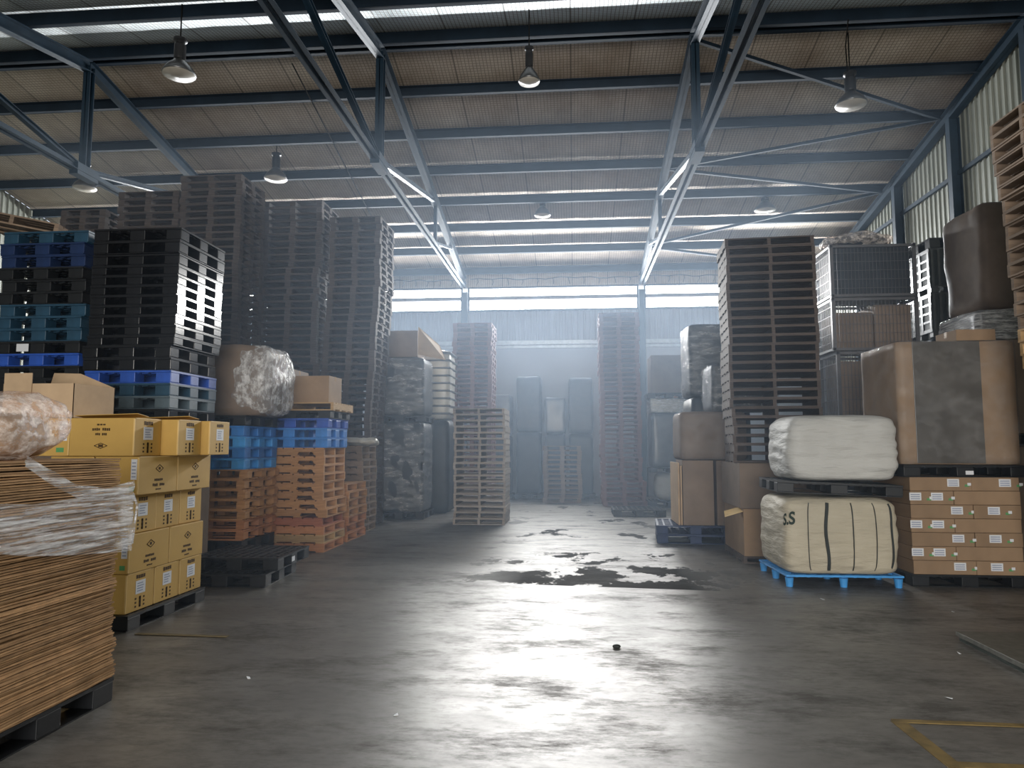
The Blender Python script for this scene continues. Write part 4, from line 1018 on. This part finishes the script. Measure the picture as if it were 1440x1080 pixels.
# --- cream bulk bag on blue pallet, black pallet and white bag above
plastic_pallet((3.14, 9.36, 0), 0.02, 'bright blue plastic pallet with round feet under the cream bulk bag', None, 'light_blue_plastic', 1.34, 1.15, 0.14, True)
def bag_point(w, d, h, rnd, bulge, u, z):
    """u: angle-like 0..1 across the front face from left to right"""
    zz = 2 * z / h - 1; x = (u * 2 - 1); y = -1.0
    k = (abs(x) ** rnd + abs(y) ** rnd + abs(zz) ** rnd) ** (1 / rnd); b = 1 + bulge * (1 - zz * zz)
    kz = (abs(x) ** rnd + abs(y) ** rnd) ** (1 / rnd)
    return Vector((x / k * w / 2 * b, y / k * d / 2 * b, (zz / k + 1) * h / 2))
BW, BD, BH, BR, BB = 1.28, 1.10, 0.90, 9.0, 0.05
t = thing('bulk_bag', 'big cream woven bulk bag with dark letters on a blue pallet', 'bag', (3.12, 9.31, 0.142), 0.02)
def bag_mesh(name, mat, w, d, h, rnd, bulge, amp, seed):
    bm = bmesh.new(); bmesh.ops.create_cube(bm, size=2.0); bmesh.ops.subdivide_edges(bm, edges=bm.edges[:], cuts=30, use_grid_fill=True)
    for v in bm.verts:
        p = v.co.copy(); k = (abs(p.x) ** rnd + abs(p.y) ** rnd + abs(p.z) ** rnd) ** (1 / rnd); p = p / k; b = 1 + bulge * (1 - p.z * p.z)
        q = Vector((p.x * w / 2 * b, p.y * d / 2 * b, (p.z + 1) * h / 2))
        fold = noise.noise(Vector((q.x * 2.2, q.y * 2.2, q.z * 13 + seed))) * amp + noise.noise(Vector((q.x * 5, q.y * 5, q.z * 5 + seed))) * amp * 0.8
        n = Vector((p.x, p.y, 0.2 * p.z)).normalized(); q += n * fold; q.z = max(q.z, 0)
        if q.z < h * 0.3: q.z *= 0.55 + 0.45 * q.z / (h * 0.3)
        v.co = q
    for f in bm.faces: f.smooth = True
    me = bpy.data.meshes.new(name); bm.to_mesh(me); bm.free(); me.materials.append(mat); return me
link('body', bag_mesh('body', M['bag_cream'], BW, BD, BH, BR, BB, 0.020, 3), t)
for u, wd, nm in ((0.36, 0.035, 'lifting_strap'), (0.585, 0.008, 'seam'), (0.78, 0.006, 'seam'), (0.20, 0.006, 'seam'), (0.93, 0.018, 'lifting_strap')):
    mb = MB(); pts = [bag_point(BW, BD, BH, BR, BB, u + (0.01 * math.sin(zv * 9) if nm == 'lifting_strap' else 0), zv) + Vector((0, -0.016, 0)) for zv in [BH * (0.05 + 0.9 * k / 16) for k in range(17)]]
    for a, b in zip(pts[:-1], pts[1:]): mb.bar(a, b, wd, 0.012, (0, -1, 0))
    mb.build(nm, M['belt'], t)
# stencilled letters, bent onto the bag
def stencil(txt, u0, z0, size, parent):
    cu = bpy.data.curves.new('lettering', 'FONT'); cu.body = txt; cu.size = size; cu.offset = 0.006
    ob = bpy.data.objects.new('lettering_source', cu); COL.objects.link(ob)
    me = bpy.data.meshes.new_from_object(ob.evaluated_get(bpy.context.evaluated_depsgraph_get()))
    bpy.data.objects.remove(ob)
    bm = bmesh.new(); bm.from_mesh(me)
    bmesh.ops.triangulate(bm, faces=bm.faces[:]); bmesh.ops.subdivide_edges(bm, edges=[e for e in bm.edges if e.calc_length() > 0.03], cuts=2)
    for v in bm.verts: v.co = bag_point(BW, BD, BH, BR, BB, u0 + v.co.x / (BW * 1.05), z0 + v.co.y) + Vector((-0.005, -0.024, 0))
    me2 = bpy.data.meshes.new('lettering'); bm.to_mesh(me2); bm.free(); me2.materials.append(M['ink_green']); return link('lettering', me2, parent)
stencil('S.S', -0.09, 0.60, 0.21, t)
p = plastic_pallet((3.18, 9.40, 1.07), 0.0, 'black plastic pallet tilted between the cream and the white bulk bags', None, 'black_plastic', 1.42, 1.12, 0.14); p.rotation_euler = (0.0, 0.035, -0.06)
t = thing('bulk_bag', 'white plastic bulk bag slumped on the black pallet above the cream bag', 'bag', (3.25, 9.42, 1.228), 0)
link('body', bag_mesh('body', M['bag_white'], 1.24, 1.0, 0.80, 8.0, 0.06, 0.026, 9), t)

# --- labelled cartons at the right
plastic_pallet((4.62, 9.50, 0), 0, 'black plastic pallet under the labelled brown cartons at the right', None, 'black_plastic', 1.3, 1.15, 0.14)
z = 0.142; hh = 0.163
for r in range(7):
    a = 0.57 if r % 2 == 0 else 0.40; x0, x1 = 3.99, 5.24; xm = x0 + (x1 - x0) * a
    for j, (xa, xb) in enumerate(((x0, xm), (xm, x1))):
        w = xb - xa - 0.006; d = 1.08
        t = carton(((xa + xb) / 2 + RND.uniform(-.004, .004), 9.48 + RND.uniform(-.006, .006), z), 0, 'flat brown labelled carton, %s side, %s row up in the right stack' % (('left', 'right')[j], ordinal(r + 1)), 'labelled brown cartons at the right', w, d, hh - 0.003, 'cardboard', False, 'labelled_carton')
        R = random.Random(r * 7 + j)
        spots = ([0.74] if j == 0 else [0.42]) if r % 2 == 0 else ([0.12, 0.62] if j == 0 else [])
        if r == 6: spots = [0.70]
        for k, u in enumerate(spots):
            uw = 0.135 / w
            lab = marks(t, 'y', w, d, hh, [(u - uw * .5, 0.30, u + uw * .5, 0.86)], 'paper_white', 'label')
            marks(lab, 'y', w, d, hh, [(u - uw * .4, 0.38 + 0.15 * q, u + uw * .38, 0.45 + 0.15 * q) for q in range(3)], 'paper_print', 'print', 0.003)
            du = 0.13 / w
            marks(t, 'y', w, d, hh, [(u + du, 0.30, u + du + 0.05 / w, 0.46)], 'paper_green', 'label'); marks(t, 'y', w, d, hh, [(u + du + 0.03 / w, 0.38, u + du + 0.07 / w, 0.58)], 'paper_white', 'label', 0.003)
    z += hh
p = plastic_pallet((4.62, 9.48, z), 0, 'black plastic pallet with a white label above the labelled cartons', None, 'black_plastic', 1.40, 1.15, 0.14)
mb = MB(); mb.box(0.0, -0.578, 0.03, 0.09, -0.576, 0.075); mb.build('label', M['paper_white'], p); z += 0.142
t = thing('bulk_carton', 'tall brown bulk carton with a dark film band on the right pallets', 'box', (4.61, 9.52, z))
link('body', lump_mesh('body', M['cardboard'], 1.36, 1.1, 1.50, 14, 60, 0.005, 91), t)
mb = MB(); mb.box(-0.50, -0.558, 0.02, 0.28, -0.546, 1.49); mb.build('film_band', M['film_dark'], t, 0.004)
link('stretch_wrap', lump_mesh('stretch_wrap', M['film'], 1.38, 1.15, 1.51, 14, 50, 0.006, 92), t)
carton((4.93, 9.35, z + 1.515), 0, 'small brown carton lying on top of the tall bulk carton', None, 0.46, 0.5, 0.14, 'cardboard')

# --- black ribbed bins behind
def bin_box(x, y, z, w, d, h, label):
    t = thing('plastic_bin', label, 'bin', (x, y, z), 0, 'ribbed black bins by the right wall')
    mb = MB(); th = 0.03
    mb.box(-w/2 + .02, -d/2 + .02, 0.10, w/2 - .02, d/2 - .02, 0.14)
    for s in (-1, 1): mb.cbox(s * (w/2 - .035), 0, h/2 + .05, th, d - .04, h - .1); mb.cbox(0, s * (d/2 - .035), h/2 + .05, w - .04, th, h - .1)
    mb.build('body', M['belt'], t)
    mb = MB()
    for k in range(9): mb.cbox(-w/2 + 0.06 + (w - .12) * k / 8, -d/2 + 0.012, h/2 + .05, 0.045, 0.025, h - .12)
    for k in range(4): mb.cbox(-w/2 + 0.012, -d/2 + 0.05 + (d - .10) * k / 3, h/2 + .05, 0.025, 0.07, h - .12)
    for k in range(5): mb.cbox(-w/2 + 0.014, 0, 0.14 + (h - .2) * k / 4, 0.02, d, 0.04)
    mb.cbox(0, 0, h - .03, w, d, 0.02); mb.cbox(0, 0, 0.11, w, d, 0.03)
    mb.build('ribs', M['bin_rib'], t)
    for i in (-1, 0, 1):
        for j in (-1, 0, 1): mb = MB(); mb.cbox(i * (w/2 - .09), j * (d/2 - .09), 0.05, 0.13, 0.13, 0.10); mb.build('foot', M['bin_rib'], t)
    return t
bale((7.38, 14.6, 0), 0, 'dark wrapped load under the ribbed black bins', None, 1.1, 1.1, 3.72, 'dark_wrap', None, 95)
bin_box(7.38, 14.6, 3.725, 1.1, 1.1, 0.86, 'lower ribbed black plastic bin by the right wall'); bin_box(7.38, 14.6, 4.59, 1.1, 1.1, 0.86, 'upper ribbed black plastic bin by the right wall')
plastic_pallet((7.42, 14.62, 5.455), 0, 'black plastic pallet on the ribbed bins by the right wall', None, 'black_gloss', 1.1, 1.1, 0.2)

# --- goods between the bulk carton and the far right stack
bale((6.02, 10.5, 0), 0, 'brown load low behind the far right pallet stack', None, 1.1, 1.1, 1.66, 'cardboard_dark', None, 101)
plastic_pallet((6.02, 10.5, 1.665), 0, 'black plastic pallet right of the tall bulk carton', None, 'black_plastic', 1.15, 1.1, 0.15)
carton((6.02, 10.5, 1.817), 0, 'dull brown carton right of the tall bulk carton', None, 1.08, 1.08, 1.25, 'cardboard_dark')
bale((5.98, 10.5, 3.07), 0, 'film wrapped grey bundle under the brown woven bale', None, 1.1, 1.05, 0.42, 'grey_wrap', 'film_heavy', 102)
bale((6.12, 10.55, 3.495), 0, 'tall brown woven bale high beside the far right pallet stack', None, 1.1, 1.05, 1.52, 'brown_wrap', None, 103, 'woven_bale', 'bale', 12.0, 0.03)
# --- far right stack, leaning
wood_stack(5.72, 7.75, 0, 36, 0.147, 1.1, 1.1, lambda k: 'wood_pale' if k < 20 else 'wood_old', 'the leaning stack at the far right', 'leaning stack at the far right', rz=HP, adj='pale wooden', jit=0.02, shift=lambda k: (-0.40 * (k / 35.0), 0))

# --- steel plate and litter
t = thing('steel_plate', 'scuffed dark steel plate lying on the floor at the right edge', 'plate', (4.3, 5.72, 0.0), 0.0)
mb = MB(); mb.box(-1.06, -0.80, 0.035, 1.1, 0.82, 0.075); mb.build('top_plate', M['plate'], t, 0.004)
mb = MB(); mb.box(-1.04, -0.78, 0.0, -0.98, 0.80, 0.035); mb.box(0.9, -0.78, 0.0, 0.96, 0.80, 0.035); mb.box(-0.98, 0.72, 0.0, 0.9, 0.78, 0.035); mb.build('frame', M['plate_edge'], t)
scraps = [((2.66, 8.1), 'white paper scrap on the floor in front of the blue pallet'), ((3.75, 7.6), 'white paper scrap on the floor before the labelled cartons'), ((2.44, 5.05), 'small white scrap beside the yellow floor corner'),
          ((3.05, 6.12), 'white scrap at the corner of the steel plate'), ((-1.1, 4.45), 'tiny white scrap on the floor at lower left'), ((-2.32, 5.05), 'pale scrap on the floor right of the flattened cartons'), ((-3.2, 14.2), 'white scrap on the floor by the dark wrapped goods')]
for k, ((x, y), lab) in enumerate(scraps):
    R = random.Random(k); mb = MB(); s = R.uniform(0.012, 0.024); vs = [(-s, -s * .5, 0.002), (s, -s * .6, 0.004), (s * .8, s * .6, 0.012), (-s * .7, s * .5, 0.003)]
    mb.add(vs + [(a, b, c + 0.002) for a, b, c in vs], [(3, 2, 1, 0), (4, 5, 6, 7), (0, 1, 5, 4), (1, 2, 6, 5), (2, 3, 7, 6), (3, 0, 4, 7)])
    o = mb.build('paper_scrap', M['paper_white']); o.location = (x, y, 0); o.rotation_euler = (0, 0, R.uniform(0, 3)); tag(o, lab, 'scrap', 'scraps on the floor')
o = link('debris_lump', lump_mesh('debris_lump', M['belt'], 0.07, 0.05, 0.03, 4, 2.2, 0.006, 5, 9)); o.location = (0.34, 6.05, 0); tag(o, 'small black lump on the floor in the middle of the aisle', 'debris')
